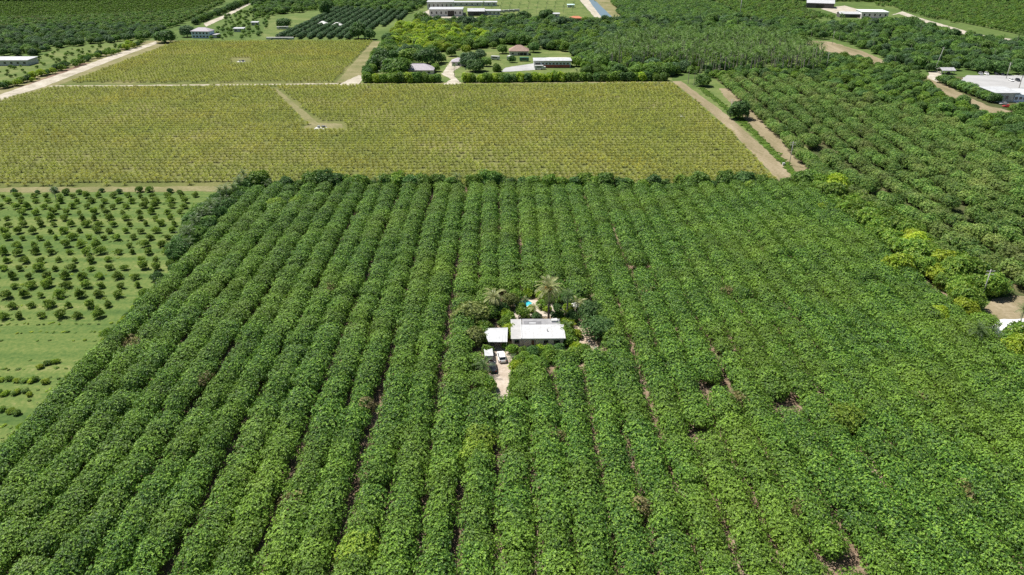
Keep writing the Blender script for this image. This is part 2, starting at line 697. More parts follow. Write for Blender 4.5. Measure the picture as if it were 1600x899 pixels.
# ------------------------------------------------------------------ ground
M_FAR = ground_mat('far_green', [(0.36, (0.045, 0.085, 0.02)), (0.5, (0.085, 0.13, 0.035)), (0.64, (0.14, 0.18, 0.06))], 0.012, 0.15, bump=0.4)
M_LITTER = ground_mat('leaf_litter', [(0.30, (0.10, 0.068, 0.042)), (0.5, (0.20, 0.145, 0.10)), (0.62, (0.33, 0.26, 0.19)), (0.75, (0.44, 0.37, 0.29))], 0.09, 1.3, bump=0.5)
M_GRASS = ground_mat('mown_grass', [(0.36, (0.046, 0.088, 0.024)), (0.46, (0.080, 0.130, 0.034)), (0.55, (0.125, 0.165, 0.046)), (0.64, (0.205, 0.21, 0.085))], 0.07, 0.9, stretch=(0.12, 2.2), bump=0.3)
M_LAWN = ground_mat('lawn', [(0.36, (0.060, 0.102, 0.026)), (0.5, (0.110, 0.150, 0.044)), (0.64, (0.19, 0.20, 0.08))], 0.05, 0.6, bump=0.2)
M_FIELD = ground_mat('field_floor', [(0.36, (0.068, 0.095, 0.024)), (0.5, (0.120, 0.135, 0.042)), (0.64, (0.20, 0.185, 0.085))], 0.02, 0.9, bump=0.4)
M_VERGE = ground_mat('dry_verge', [(0.36, (0.11, 0.125, 0.045)), (0.5, (0.18, 0.17, 0.080)), (0.64, (0.27, 0.235, 0.14))], 0.05, 0.7, bump=0.3)
M_DIRT = ground_mat('brown_dirt', [(0.36, (0.13, 0.125, 0.06)), (0.48, (0.21, 0.175, 0.105)), (0.62, (0.30, 0.25, 0.17))], 0.08, 0.9, stretch=(1.5, 0.3), bump=0.3)
M_MARL = ground_mat('white_marl', [(0.36, (0.24, 0.22, 0.165)), (0.5, (0.38, 0.345, 0.28)), (0.64, (0.50, 0.465, 0.40))], 0.10, 0.8, bump=0.2)
M_SAND = ground_mat('sandy_drive', [(0.36, (0.28, 0.225, 0.17)), (0.5, (0.40, 0.34, 0.28)), (0.64, (0.50, 0.44, 0.38))], 0.25, 1.8, bump=0.3)
M_PAVE = ground_mat('grey_paving', [(0.3, (0.27, 0.27, 0.27)), (0.55, (0.36, 0.36, 0.36)), (0.75, (0.44, 0.44, 0.43))], 0.08, 0.9, bump=0.1)

bm = bmesh.new()
gv = [bm.verts.new(p) for p in ((-4000, -1500, 0), (4000, -1500, 0), (4000, 6000, 0), (-4000, 6000, 0))]
bm.faces.new(gv)
gme = bpy.data.meshes.new('ground')
bm.to_mesh(gme); bm.free()
gme.materials.append(M_FAR)
go_ = link('ground', gme); go_['kind'] = 'structure'

ORCH = [(-106, 62), (-106, 150), (-107, 215), (-112, 296), (128, 296), (137, 62)]
sheet('orchard_floor', [(-101.5, 55), (-102, 215), (-104, 279), (124, 280), (138, 62)], M_LITTER, 0.02)
sheet('grass_field', [(-330, 70), (-101, 70), (-101, 215), (-102, 276), (-330, 276)], M_GRASS, 0.03)
YF1 = [(-322, 279), (-112, 280), (0, 280), (116, 281), (119.5, 370), (119, 440), (117, 497), (-304, 492), (-317, 440)]
sheet('palm_field_floor', YF1, M_FIELD, 0.02)
YF2 = [(-303, 499), (-114, 499), (-121, 706), (-309, 708)]
sheet('far_palm_field_floor', YF2, M_FIELD, 0.025)
sheet('field_lane', [(-308, 490), (-110, 497), (117, 499), (117, 503), (-112, 502), (-308, 496)], M_VERGE, 0.05)
sheet('white_lane', [(-306, 491.5), (-228, 493.5), (-170, 494.5), (-113, 497), (-113, 500.5), (-170, 498.0), (-228, 496), (-306, 494.5)], M_MARL, 0.07, 0.9, 3)
sheet('field_edge_path', [(-330, 274), (-104, 276), (-104, 282), (-330, 280)], M_VERGE, 0.06, 0.8)
sheet('left_road_verge', [(-338, 420), (-312, 400), (-302, 500), (-309, 712), (-338, 712)], M_VERGE, 0.04)
sheet('left_road', pxpoly((-60, 168), (-60, 160), (0, 148), (50, 131), (120, 107), (180, 85), (243, 65), (247, 68), (190, 89), (130, 112), (64, 138), (20, 150), (0, 158)), M_MARL, 0.08, 0.5)
sheet('left_bare_strip', pxpoly((28, 138), (130, 99), (145, 99), (60, 133)), plain('bare_soil', (0.17, 0.11, 0.075), 0.95, noise=0.4, scale=0.3), 0.06, 1.0)
sheet('grass_track', pxpoly((583, 64), (594, 65), (570, 105), (563, 132), (522, 133), (540, 112)), M_VERGE, 0.05)
sheet('white_corner', pxpoly((527, 133), (560, 118), (566, 119), (566, 127), (556, 134)), M_MARL, 0.09, 0.6, 3)
sheet('field_grass_strip', pxpoly((424, 139), (433, 139), (497, 192), (535, 194), (535, 202), (476, 202), (476, 198), (484, 195)), M_VERGE, 0.045, 0.5)
sheet('right_track_ground', [(116, 276), (146, 276), (150, 520), (117, 505), (119, 400)], M_LAWN, 0.03)
sheet('right_track', [(115.5, 276), (124, 276), (126.5, 340), (127.5, 400), (126.5, 440), (124, 505), (117.5, 505), (119.5, 440), (119.5, 370)], M_DIRT, 0.06, 0.35)
sheet('grove_edge_strip', [(126, 276), (136, 276), (146, 380), (150, 480), (143, 480), (138, 430), (131.5, 360)], M_DIRT, 0.065, 0.7)
sheet('grove_floor', [(146, 60), (330, 60), (330, 520), (146, 520)], ground_mat('grove_litter', [(0.36, (0.035, 0.05, 0.018)), (0.5, (0.07, 0.085, 0.032)), (0.66, (0.17, 0.13, 0.075))], 0.06, 0.9), 0.015)

# ------------------------------------------------------------------ leaf colours
L_AVO = foliage('avocado_leaf', (0.019, 0.062, 0.008), (0.074, 0.178, 0.020), (0.218, 0.375, 0.046), (0.215, 0.310, 0.027), 0.42, 0.035, trans=0.18, rnd=0.16)
L_MANGO = foliage('mango_leaf', (0.047, 0.123, 0.018), (0.125, 0.252, 0.038), (0.258, 0.375, 0.078), (0.29, 0.27, 0.09), 0.42, 0.06, trans=0.3)
L_YOUNG = foliage('young_leaf', (0.080, 0.165, 0.016), (0.185, 0.300, 0.038), (0.35, 0.45, 0.07), None, trans=0.38)
L_LIME = foliage('lime_leaf', (0.13, 0.25, 0.012), (0.26, 0.41, 0.028), (0.42, 0.55, 0.05), (0.48, 0.48, 0.04), 0.5, 0.2, trans=0.35)
L_DARK = foliage('dark_leaf', (0.039, 0.103, 0.025), (0.081, 0.182, 0.041), (0.155, 0.270, 0.069), None, trans=0.33)
L_MID = foliage('mid_leaf', (0.056, 0.140, 0.022), (0.118, 0.246, 0.045), (0.224, 0.364, 0.069), (0.19, 0.29, 0.04), 0.5, 0.05, trans=0.35)
L_BRIGHT = foliage('bright_leaf', (0.070, 0.165, 0.018), (0.145, 0.265, 0.030), (0.26, 0.37, 0.052), None, trans=0.35)
L_BLUE = foliage('blue_green_leaf', (0.046, 0.110, 0.044), (0.094, 0.182, 0.073), (0.160, 0.259, 0.105), None, trans=0.33)
L_YPLANT = foliage('yellow_plant_leaf', (0.120, 0.165, 0.022), (0.325, 0.385, 0.060), (0.63, 0.63, 0.15), (0.54, 0.44, 0.085), 0.38, 0.018, trans=0.28)
L_PALM = foliage('palm_leaf', (0.040, 0.085, 0.022), (0.080, 0.145, 0.036), (0.15, 0.21, 0.06), None, trans=0.25, rough=0.45)
L_ROYAL = foliage('royal_palm_leaf', (0.060, 0.138, 0.024), (0.120, 0.222, 0.043), (0.216, 0.312, 0.072), None, trans=0.25, rough=0.45)
L_GREYPALM = foliage('grey_palm_leaf', (0.17, 0.20, 0.075), (0.30, 0.325, 0.135), (0.47, 0.47, 0.20), None, trans=0.3, rough=0.4)
L_DRY = foliage('dry_leaf', (0.13, 0.10, 0.06), (0.22, 0.18, 0.10), (0.30, 0.25, 0.15), None, trans=0.1)

# ------------------------------------------------------------------ kinds of trees
K_AVO = Kit('avocado', L_AVO, 10, lambda k: crown_arrays(100 + k, 3.6, 3.6, 0.6, 4.7 + 0.12 * (k % 4), 1400, 4, 0.29, 0.20, low=-0.25, lobes=40, lobe_amp=0.38, depth=0.50, power=2.5, sharp=18.0),
            lambda k: trunk_arrays(k, 4.0, 0.16, 1.7, 5))
K_MANGO = Kit('mango', L_MANGO, 6, lambda k: crown_arrays(200 + k, 4.5, 4.5, 0.9, 7.0, 720, 5, 0.52, 0.26, low=-0.35, lobes=16, lobe_amp=0.42, depth=0.3),
              lambda k: trunk_arrays(k + 20, 5.2, 0.22, 2.4, 5))
K_YOUNG = Kit('young', L_YOUNG, 9, lambda k: crown_arrays(300 + k, 2.1, 1.95, 0.15, 3.3, 330, 5, 0.42, 0.17, low=-0.6, lobes=6, lobe_amp=0.95, depth=0.35, sharp=9.0),
              lambda k: trunk_arrays(k + 40, 2.2, 0.07, 0.7, 4))
K_BIG = Kit('bigtree', L_MID, 4, lambda k: crown_arrays(400 + k, 5.0, 5.0, 0.8, 9.0, 1000, 4, 0.75, 0.42, low=-0.55, lobes=18, lobe_amp=0.55, depth=0.32),
            lambda k: trunk_arrays(k + 60, 7.0, 0.32, 3.0, 6))
K_DARK = K_BIG.recolour('darktree', L_DARK)
K_BLUE = K_BIG.recolour('bluetree', L_BLUE)
K_LIMEBIG = K_BIG.recolour('limetree', L_LIME)
K_BRIGHTBIG = K_BIG.recolour('brighttree', L_BRIGHT)
K_SHRUB = Kit('shrub', L_BRIGHT, 4, lambda k: crown_arrays(500 + k, 1.6, 1.6, 0.1, 2.6, 230, 5, 0.42, 0.20, low=-0.2, lobes=8, lobe_amp=0.5, depth=0.3),
              lambda k: trunk_arrays(k + 70, 1.6, 0.06, 0.7, 4))
K_HEDGE = Kit('hedge', L_BRIGHT, 4, lambda k: crown_arrays(520 + k, 3.6, 3.6, 0.0, 7.0, 620, 4, 0.75, 0.42, low=-0.6, lobes=18, lobe_amp=0.5, depth=0.3, power=2.3),
              lambda k: trunk_arrays(k + 75, 5, 0.15, 1.6, 4))
K_HEDGELIME = K_HEDGE.recolour('limehedge', L_LIME)
K_HEDGEMID = K_HEDGE.recolour('midhedge', L_MID)
K_HEDGEDARK = K_HEDGE.recolour('darkhedge', L_DARK)
K_SHRUBLIME = K_SHRUB.recolour('limeshrub', L_LIME)
K_SHRUBDARK = K_SHRUB.recolour('darkshrub', L_DARK)
K_FARTREE = Kit('fartree', L_MID, 4, lambda k: crown_arrays(600 + k, 3.2, 3.2, 0.5, 5.5, 170, 4, 0.85, 0.5, low=-0.2, lobes=9, lobe_amp=0.4, depth=0.25),
                lambda k: trunk_arrays(k + 80, 4.0, 0.18, 1.5, 3))
K_FARDARK = K_FARTREE.recolour('fardark', L_DARK)
K_FARBLUE = K_FARTREE.recolour('farblue', L_BLUE)
K_FARLIME = K_FARTREE.recolour('farlime', L_LIME)
K_FARBRIGHT = K_FARTREE.recolour('farbright', L_BRIGHT)
K_FARMANGO = K_FARTREE.recolour('farmango', L_MANGO)


def yplant(k):
    return palm_arrays(700 + k, 0.45, 15, 1.35, rise=(0.15, 1.35), droop=0.9, pairs=4, ll=0.34, lw=0.13)


K_YPLANT = Kit('yellowpalm', L_YPLANT, 5, yplant, lambda k: palm_trunk(k, 0.55, 0.12))
K_ROYAL = Kit('royalpalm', L_ROYAL, 5, lambda k: palm_arrays(720 + k, 8.0 + .5 * k, 15, 3.4, rise=(-0.5, 1.35), droop=1.2, pairs=10, ll=0.2, lw=0.055),
              lambda k: palm_trunk(k + 5, 8.0 + .5 * k, 0.2), PALM_BARK)
K_PALM = Kit('palm', L_PALM, 5, lambda k: palm_arrays(740 + k, 4.6 + .5 * k, 18, 3.1, rise=(-0.5, 1.35), droop=1.35, pairs=12, ll=0.22, lw=0.05),
             lambda k: palm_trunk(k + 15, 4.6 + .5 * k, 0.17, lean=.06), PALM_BARK)

# ------------------------------------------------------------------ main avocado orchard
CLEAR = pxpoly((750, 548), (750, 515), (776, 500), (790, 478), (800, 455), (905, 466), (915, 500), (938, 540), (930, 560), (905, 566), (880, 572), (808, 578), (804, 640), (798, 668), (762, 670), (752, 640), (752, 600))
HOLES = [(1118, 562, 3.4), (1100, 622, 3.2), (1228, 642, 2.4), (1318, 897, 3.0), (1332, 878, 2.2), (674, 812, 0.8), (674, 842, 0.8), (674, 872, 0.8), (1105, 690, 1.5), (845, 580, 2.0),
         (842, 598, 1.6), (925, 545, 3.0), (1016, 565, 1.5), (563, 640, 1.3), (200, 540, 1.6), (812, 395, 2.4), (300, 640, 1.2), (470, 760, 1.2), (930, 690, 1.3), (1180, 790, 1.4), (1420, 700, 1.3), (1250, 480, 1.4), (1000, 430, 1.3), (620, 420, 1.2), (360, 470, 1.2)]
holes = [(P(a, b)[0], P(a, b)[1], r) for a, b, r in HOLES]
pts, scs = [], []
PITCHX = 6.6
x0 = -14.85 + PITCHX / 2         # the clear gap left of the drive lies at x = -14.85
for k in range(-14, 22):
    x = x0 + k * PITCHX
    if x < -99 or x > 130:
        continue
    left = x < -8
    shift = 0.0
    if left:
        shift = 0.28 if (k % 2 == 0) else -0.28       # rows stand in pairs on the left
    width = random.uniform(0.93, 1.0)
    if x > 0:
        width = random.uniform(0.98, 1.03)
    y = 66 + random.uniform(0, 4)
    ph = random.uniform(0, 6)
    while y < 273:
        xx = x + shift + 0.30 * math.sin(y * 0.045 + ph) + random.uniform(-.25, .25)
        yy = y + random.uniform(-.5, .5)
        h = random.uniform(0.92, 1.10)
        if random.random() < 0.05:
            h *= 0.82
        ok = not inpoly([(xx, yy)], CLEAR)[0]
        w = width * random.uniform(0.86, 1.07)
        for hx, hy, hr in holes:
            d = math.hypot(xx - hx, yy - hy)
            if d < hr + 1.7:
                if d < hr:
                    ok = False
                else:
                    w *= 0.78
        if ok and xx < 121 + (296 - yy) * 0.045:
            pts.append((xx, yy, 0)); scs.append((w, random.uniform(0.95, 1.1), h))
        y += random.uniform(4.5, 5.4)
pts, scs = np.array(pts), np.array(scs)
rzs = rng.choice([0, math.pi], len(pts)) + rng.normal(size=len(pts)) * 0.12
print('orchard trees', len(pts))
plant_out('avocado_tree', 'dense dark green fruit tree grown into its neighbours in the near orchard rows', 'tree', 'trees in the near rows of the big orchard',
          'orchard_canopy', 'closed green canopy of the further rows of the big orchard', [K_AVO], pts, scs, 300, rz=rzs)

# ------------------------------------------------------------------ yellow palm nursery fields
def grid(x0, x1, y0, y1, dx, dy, jit=0.2):
    X, Y = np.meshgrid(np.arange(x0, x1, dx), np.arange(y0, y1, dy))
    X += rng.uniform(0, dx, X.shape[0])[:, None]
    p = np.stack([X.ravel(), Y.ravel()], 1) + rng.normal(size=(X.size, 2)) * jit
    return p


strip = pxpoly((424, 137), (434, 137), (500, 190), (540, 192), (540, 204), (470, 204), (470, 198), (482, 196))
pump2 = pxpoly((362, 91), (392, 91), (392, 100), (362, 100))
p = grid(-330, 124, 279, 498, 2.4, 4.6)
edge = [(-330, 283), (-112, 284), (0, 283), (115, 284), (118.5, 370), (118, 440), (116, 496), (-300, 489), (-312, 440), (-330, 380)]
p = p[inpoly(p, edge) & ~inpoly(p, strip)]
keepm = rng.random(len(p)) > 0.02
p = p[keepm]
plant_out('young_palm', 'small yellow-green bushy palm planted in the nearest rows of the yellow field', 'plant', 'plants in the nearest rows of the yellow field',
          'palm_field', 'thousands of small yellow-green palms in rows across the wide field', [K_YPLANT], np.column_stack([p, np.zeros(len(p))]), rng.uniform(1.05, 1.45, len(p)), 300)
p = grid(-308, -110, 505, 706, 2.4, 4.6)
p = p[inpoly(p, [(-300, 505), (-118, 505), (-123, 704), (-306, 704)]) & ~inpoly(p, pump2)]
stuff('far_palm_field', 'small yellow-green palms in rows across the field beyond the white lane', 'plant', [K_YPLANT], np.column_stack([p, np.zeros(len(p))]), rng.uniform(0, 6, len(p)), rng.uniform(1.05, 1.45, len(p)))

# ------------------------------------------------------------------ grove on the right
WOODB = pxpoly((1110, 126), (1180, 124), (1268, 128), (1330, 155), (1400, 172), (1500, 196), (1600, 250), (1720, 290), (1720, 190), (1600, 186), (1490, 156), (1445, 136), (1400, 112), (1345, 100), (1262, 84), (1290, 100), (1268, 121), (1180, 117), (1108, 122))
pts, scs = [], []
for k in range(22):
    xk = k * 10.6 + 3.6
    y = 150 + random.uniform(0, 5)
    while y < 515:
        x = xk + float(np.interp(y, (150, 180, 250, 305, 375, 456, 520), (141, 140, 132.5, 132, 139, 146, 149)))
        if random.random() > 0.03:
            pts.append((x + random.uniform(-.7, .7), y + random.uniform(-.8, .8), 0))
            scs.append((random.uniform(0.72, .88), random.uniform(.88, 1.05), random.uniform(.68, .98)))
        y += random.uniform(5.8, 7.2)
pts, scs = np.array(pts), np.array(scs)
yard = pxpoly((1420, 100), (1640, 100), (1640, 196), (1560, 190), (1480, 160), (1440, 130))
strip2 = pxpoly((1240, 55), (1390, 95), (1380, 112), (1240, 75))
m = ~inpoly(pts, WOODB) & ~inpoly(pts, yard) & ~inpoly(pts, strip2) & ~inpoly(pts, pxpoly((1538, 472), (1600, 452), (1640, 462), (1640, 532), (1545, 532)))
pts, scs = pts[m], scs[m]
plant_out('mango_tree', 'rounded fruit tree with olive and brownish leaf tips in the right-hand grove', 'tree', 'trees of the right-hand grove',
          'mango_grove', 'further rows of rounded olive green trees of the right-hand grove', [K_MANGO], pts, scs, 300, rz=rng.choice([0, math.pi], len(pts)) + rng.normal(size=len(pts)) * .2)

# ------------------------------------------------------------------ young grove on the left
pts, scs = [], []
for r in range(17):
    y = 171 + r * 6.1
    off = random.uniform(0, 5.3)
    for c in range(20):
        x = -107 - c * 5.3 - off + random.uniform(-.7, .7)
        xmax = -108 - (1.0 if y > 222 else 0) * 5 - (7 if y > 245 else 0)
        if x < xmax and random.random() > 0.03:
            pts.append((x, y + random.uniform(-.5, .5), 0)); scs.append(random.uniform(0.58, 1.0))
pts, scs = np.array(pts), np.array(scs)
q = to_px(pts); m = q[:, 0] > -40
plant_out('young_tree', 'small dark green young tree standing apart on the mown grass at left', 'tree', 'young trees on the mown grass',
          'young_grove', 'small young trees on the grass', [K_YOUNG], pts[m], scs[m], 300)

# ------------------------------------------------------------------ edges of the orchard
def row_of(kit, name, label, cat, group, line, spacing, sc, jit=0.4, k0=0):
    """plants along a world polyline"""
    out = []
    for (ax, ay), (bx, by) in zip(line[:-1], line[1:]):
        n = max(1, int(math.hypot(bx - ax, by - ay) / spacing))
        for i in range(n):
            t = (i + 0.5) / n
            kk = kit[random.randrange(len(kit))] if isinstance(kit, list) else kit
            out.append(kk.one(name, label, cat, (ax + (bx - ax) * t + random.uniform(-jit, jit) * spacing, ay + (by - ay) * t + random.uniform(-jit, jit) * spacing, 0), group, None, random.uniform(*sc)))
    return out


row_of([K_SHRUBLIME, K_SHRUBLIME, K_SHRUB], 'lime_bush', 'low lime green bush along the grass side of the big orchard', 'bush', 'lime bushes edging the orchard at left',
       [(-101.5, 100), (-102.0, 152), (-102.4, 180)], 2.2, (0.55, 0.8), 0.25)
row_of([K_SHRUB, K_SHRUBDARK], 'edge_bush', 'mid green bush on the grass edge beside the big orchard', 'bush', 'bushes on the grass edge of the orchard',
       [(-102.5, 158), (-104.5, 225)], 4.5, (0.7, 1.25), 0.3)
# windbreak between the orchard and the yellow field
row_of([K_HEDGEDARK, K_HEDGEMID, K_HEDGEMID, K_HEDGE], 'windbreak_tree', 'bushy tree in the windbreak between big orchard and yellow field', 'tree', 'windbreak at the far end of the orchard',
       [(-100, 276.5), (-40, 277), (30, 277), (128, 277)], 4.8, (0.55, 1.2), 0.35)
row_of(K_PALM, 'windbreak_palm', 'slender palm poking out of the windbreak beside the yellow field', 'palm', 'palms in the far windbreak',
       [(-98, 276), (-60, 278), (25, 278.5)], 11, (0.7, 0.95), 0.3)
# palms and dark bushes at the orchard's far left corner
row_of([K_PALM], 'corner_palm', 'green palm in the thicket at the left corner of the orchard', 'palm', 'palms at the orchard corner', [(-104, 212), (-107, 245), (-105, 278)], 3.4, (0.75, 1.1), 0.6)
row_of([K_DARK, K_BIG], 'corner_tree', 'dark leafy tree in the thicket at the left corner of the orchard', 'tree', 'trees at the orchard corner', [(-105, 205), (-110, 235), (-112, 258), (-104, 279)], 4.0, (0.45, 0.7), 0.4)
row_of([K_HEDGEMID, K_HEDGEDARK], 'corner_shrub', 'tall shrub between the corner palms and the orchard rows', 'shrub', 'shrubs at the orchard corner', [(-103, 215), (-103, 278)], 4.0, (0.6, 0.9), 0.3)
# lone palm at the near edge of the yellow field, far left
K_PALM.one('lone_palm', 'lone thin palm at the edge of the yellow field above young trees', 'palm', P(88, 312), None, 0.4, 0.85)
row_of([K_SHRUBDARK, K_SHRUB], 'path_bush', 'bush beside the pale path at the near edge of the yellow field', 'bush', 'bushes beside the pale path', [(-205, 273), (-125, 275)], 6.5, (0.6, 1.0), 0.3)
# low crop bushes, far left
CROPS = [(x_, 596) for x_ in range(-40, 80, 11)] + [(x_, 616) for x_ in range(-40, 52, 10)] + [(x_, 645) for x_ in range(-40, 28, 11)] + [(66, 574), (78, 571), (90, 568)]
for i, (a_, b_) in enumerate(CROPS):
    x, y, _z = P(a_ + random.uniform(-4, 4), b_ + random.uniform(-3, 3))
    [K_SHRUBLIME, K_SHRUB][i % 2].one('crop_bush', 'low yellow-green crop bush in a short row on the grass at far left', 'bush', (x, y, 0), 'crop bushes at far left', None, (random.uniform(.5, .75), random.uniform(.4, .6), random.uniform(.35, .5)))

# strip of lime and bright trees along the right side of the orchard
strip_pts = []
y = 150.0
while y < 280:
    strip_pts.append((124.0 + (296 - y) * 0.05 + random.uniform(-1.6, 1.6), y))
    if random.random() < 0.97:
        strip_pts.append((129.5 + (296 - y) * 0.06 + random.uniform(-1.6, 1.6), y + random.uniform(-1, 1)))
    if random.random() < 0.45:
        strip_pts.append((133.5 + (296 - y) * 0.05 + random.uniform(-1, 1), y + random.uniform(-1, 1)))
    y += random.uniform(3.6, 5.2)
for i, (x, y) in enumerate(strip_pts):
    if inpoly([(x, y)], pxpoly((1530, 470), (1640, 450), (1640, 535), (1545, 535)))[0]:
        continue
    kk = [K_LIMEBIG, K_BRIGHTBIG, K_BRIGHTBIG, K_BRIGHTBIG, K_HEDGE, K_BRIGHTBIG, K_HEDGE][random.randrange(7)]
    kk.one('boundary_tree', 'bright green tree in the uneven strip along the right side of the orchard', 'tree', (x, y, 0), 'boundary trees right of the orchard', None, random.uniform(0.65, 1.0))
for px, py, s, lab in ((1400, 432, 0.85, 'large lime yellow tree in the strip right of the orchard'), (1462, 505, 0.62, 'small lime yellow tree beside the shaggy palm at right'),
                       (1505, 495, 0.66, 'lime topped tree above the shaggy palm at right'), (1578, 560, 0.72, 'bright lime tree below the white gravel at right edge'),
                       (1283, 335, 0.55, 'yellow-lime tree at the far end of the right strip')):
    K_LIMEBIG.one('lime_tree', lab, 'tree', P(px, py), None, None, s)
for px, py, s, lab in ((1520, 545, 1.15, 'shaggy palm beside the white gravel patch at right'), (1545, 540, 0.8, 'smaller shaggy palm next to the white gravel patch'),
                       (1592, 508, 0.8, 'spiky palm above the white gravel at right edge')):
    K_PALM.one('shaggy_palm', lab, 'palm', P(px, py), None, None, s)
sheet('white_gravel', pxpoly((1543, 508), (1560, 500), (1640, 498), (1640, 530), (1570, 530), (1552, 524)), plain('white_gravel_mat', (0.66, 0.66, 0.67), 0.9, noise=0.1, scale=0.8), 0.07, 0.3, 2)
sheet('brown_clearing', pxpoly((1538, 482), (1550, 468), (1585, 462), (1640, 470), (1640, 500), (1545, 504)), M_DIRT, 0.06, 0.6, 2)

# ------------------------------------------------------------------ parts for buildings
W_PAINT = plain('white_paint', (0.52, 0.52, 0.50), 0.6, noise=0.06, scale=0.6)
W_ROOF = plain('white_roof', (0.44, 0.45, 0.46), 0.5, noise=0.16, scale=0.6)
G_ROOF = plain('grey_roof', (0.36, 0.36, 0.37), 0.7, noise=0.2, scale=0.8)
LILAC = plain('lilac_shingle', (0.36, 0.33, 0.36), 0.8, noise=0.15, scale=0.9)
BROWNROOF = plain('brown_shingle', (0.27, 0.185, 0.15), 0.8, noise=0.2, scale=0.9)
BLUEWALL = plain('pale_blue_wall', (0.52, 0.62, 0.74), 0.7, noise=0.05)
REDWALL = plain('red_wall', (0.42, 0.12, 0.08), 0.7, noise=0.15)
CREAM = plain('cream_wall', (0.60, 0.55, 0.47), 0.8, noise=0.08)
GLASS = plain('dark_glass', (0.02, 0.025, 0.03), 0.1, noise=0.1, spec=0.6)
DARKPANEL = plain('dark_opening', (0.05, 0.045, 0.04), 0.8)  # near-black, paints the shade inside openings; also doors and carport back wall
STEEL = plain('galvanised', (0.42, 0.43, 0.44), 0.45, 0.6)
CONCRETE = plain('concrete', (0.40, 0.39, 0.37), 0.85, noise=0.15, scale=1)
TYRE = plain('tyre_rubber', (0.02, 0.02, 0.02), 0.85)
DARKGREY = plain('tar_patch', (0.16, 0.16, 0.17), 0.8, noise=0.25, scale=1.2)  # dark grey of the rear roof patch and the pump engines
TERRACOTTA = plain('terracotta', (0.46, 0.17, 0.09), 0.8, noise=0.15)


def B(parent, name, mat, *boxes, bevel=0.0):
    mb = MB()
    for b in boxes:
        mb.box(*b)
    return mb.build(name, mat, parent, bevel=bevel)


def window(parent, x0, x1, z0, z1, y, face=-1, ymat=None):
    """a framed window in a wall facing -Y (face -1) or +Y"""
    f = MB()
    t = 0.1
    ya, yb = (y - 0.06, y + 0.02) if face < 0 else (y - 0.02, y + 0.06)
    f.box(x0 - t, x1 + t, ya, yb, z0 - t, z0); f.box(x0 - t, x1 + t, ya, yb, z1, z1 + t)
    f.box(x0 - t, x0, ya, yb, z0, z1); f.box(x1, x1 + t, ya, yb, z0, z1)
    fo = f.build('window', ymat or W_PAINT, parent)
    B(fo, 'pane', GLASS, (x0, x1, y - 0.03, y - 0.01) + (z0, z1) if face < 0 else (x0, x1, y + 0.01, y + 0.03) + (z0, z1))
    return fo


def wallbox(parent, mat, x0, x1, y0, y1, z1, t=0.2, name='wall'):
    B(parent, name, mat, (x0, x1, y0, y0 + t, 0, z1), (x0, x1, y1 - t, y1, 0, z1), (x0, x0 + t, y0 + t, y1 - t, 0, z1), (x1 - t, x1, y0 + t, y1 - t, 0, z1))


# ------------------------------------------------------------------ homestead in the clearing
sheet('homestead_yard', CLEAR, ground_mat('yard_soil', [(0.35, (0.12, 0.10, 0.05)), (0.5, (0.22, 0.17, 0.11)), (0.62, (0.38, 0.30, 0.22))], 0.15, 1.2), 0.04, 0.5)
sheet('driveway', pxpoly((768, 536), (794, 536), (801, 548), (806, 556), (800, 580), (798, 612), (796, 660), (764, 660), (764, 590), (770, 570), (766, 550)), M_SAND, 0.07, 0.35, 1.5)
sheet('pool_patio', pxpoly((801, 500), (803, 486), (812, 470), (838, 469), (900, 476), (904, 488), (870, 494), (830, 496)), plain('patio_stone', (0.44, 0.38, 0.32), 0.85, noise=0.15, scale=1.4), 0.08, 0.2, 2)
sheet('side_path', pxpoly((896, 512), (912, 508), (922, 528), (936, 542), (926, 550), (905, 535)), plain('pale_rubble', (0.38, 0.30, 0.23), 0.9, noise=0.3, scale=2), 0.075, 0.5, 1.2)
sheet('garden_path', pxpoly((836, 560), (848, 560), (850, 578), (843, 592), (838, 580)), M_SAND, 0.075, 0.3, 1.2)

hx, hy, _ = P(817, 545)
house = thing('farmhouse', 'low white-roofed farmhouse in the clearing among the orchard trees', 'house', (hx, hy, 0))
# local frame: x right, y away from the camera, front wall at y=0
wallbox(house, CREAM, 0.2, 10.3, 0.6, 6.4, 2.75)
mb = MB(); mb.slab([(-0.15, 0.1, 2.95), (10.75, 0.1, 2.95), (10.75, 6.55, 3.25), (-0.15, 6.55, 3.25)], 0.16)
rf = mb.build('roof', plain('house_roof', (0.46, 0.465, 0.47), 0.55, noise=0.16, scale=0.9), house)
for i in range(11):                                   # raised seams of the metal sheets
    x = 0.75 + i * 0.95
    m2 = MB(); m2.slab([(x, 0.12, 2.99), (x + .06, 0.12, 2.99), (x + .06, 6.5, 3.287), (x, 6.5, 3.287)], 0.045)
    m2.build('seam', W_ROOF, rf)
B(rf, 'fascia', W_PAINT, (-0.2, 10.8, 0.0, 0.095, 2.72, 2.98))
wallbox(house, CREAM, 0.4, 9.6, 6.42, 10.2, 2.6, name='rear_wall')
mb = MB(); mb.slab([(0.0, 6.56, 2.75), (10.0, 6.56, 2.75), (10.0, 10.5, 2.72), (0.0, 10.5, 2.72)], 0.15)
r2 = mb.build('rear_roof', plain('rear_roof_mat', (0.25, 0.25, 0.26), 0.7, noise=0.2, scale=0.7), house)
B(r2, 'roof_patch', DARKGREY, (0.5, 5.0, 7.4, 9.2, 2.745, 2.775))
B(r2, 'roof_panel', W_ROOF, (1.8, 3.6, 7.8, 8.4, 2.776, 2.84))
B(r2, 'roof_box', W_PAINT, (7.7, 9.3, 8.6, 9.9, 2.73, 3.25), bevel=0.04)
wallbox(house, CREAM, -2.7, 0.18, 0.9, 9.8, 2.5, name='side_wall')
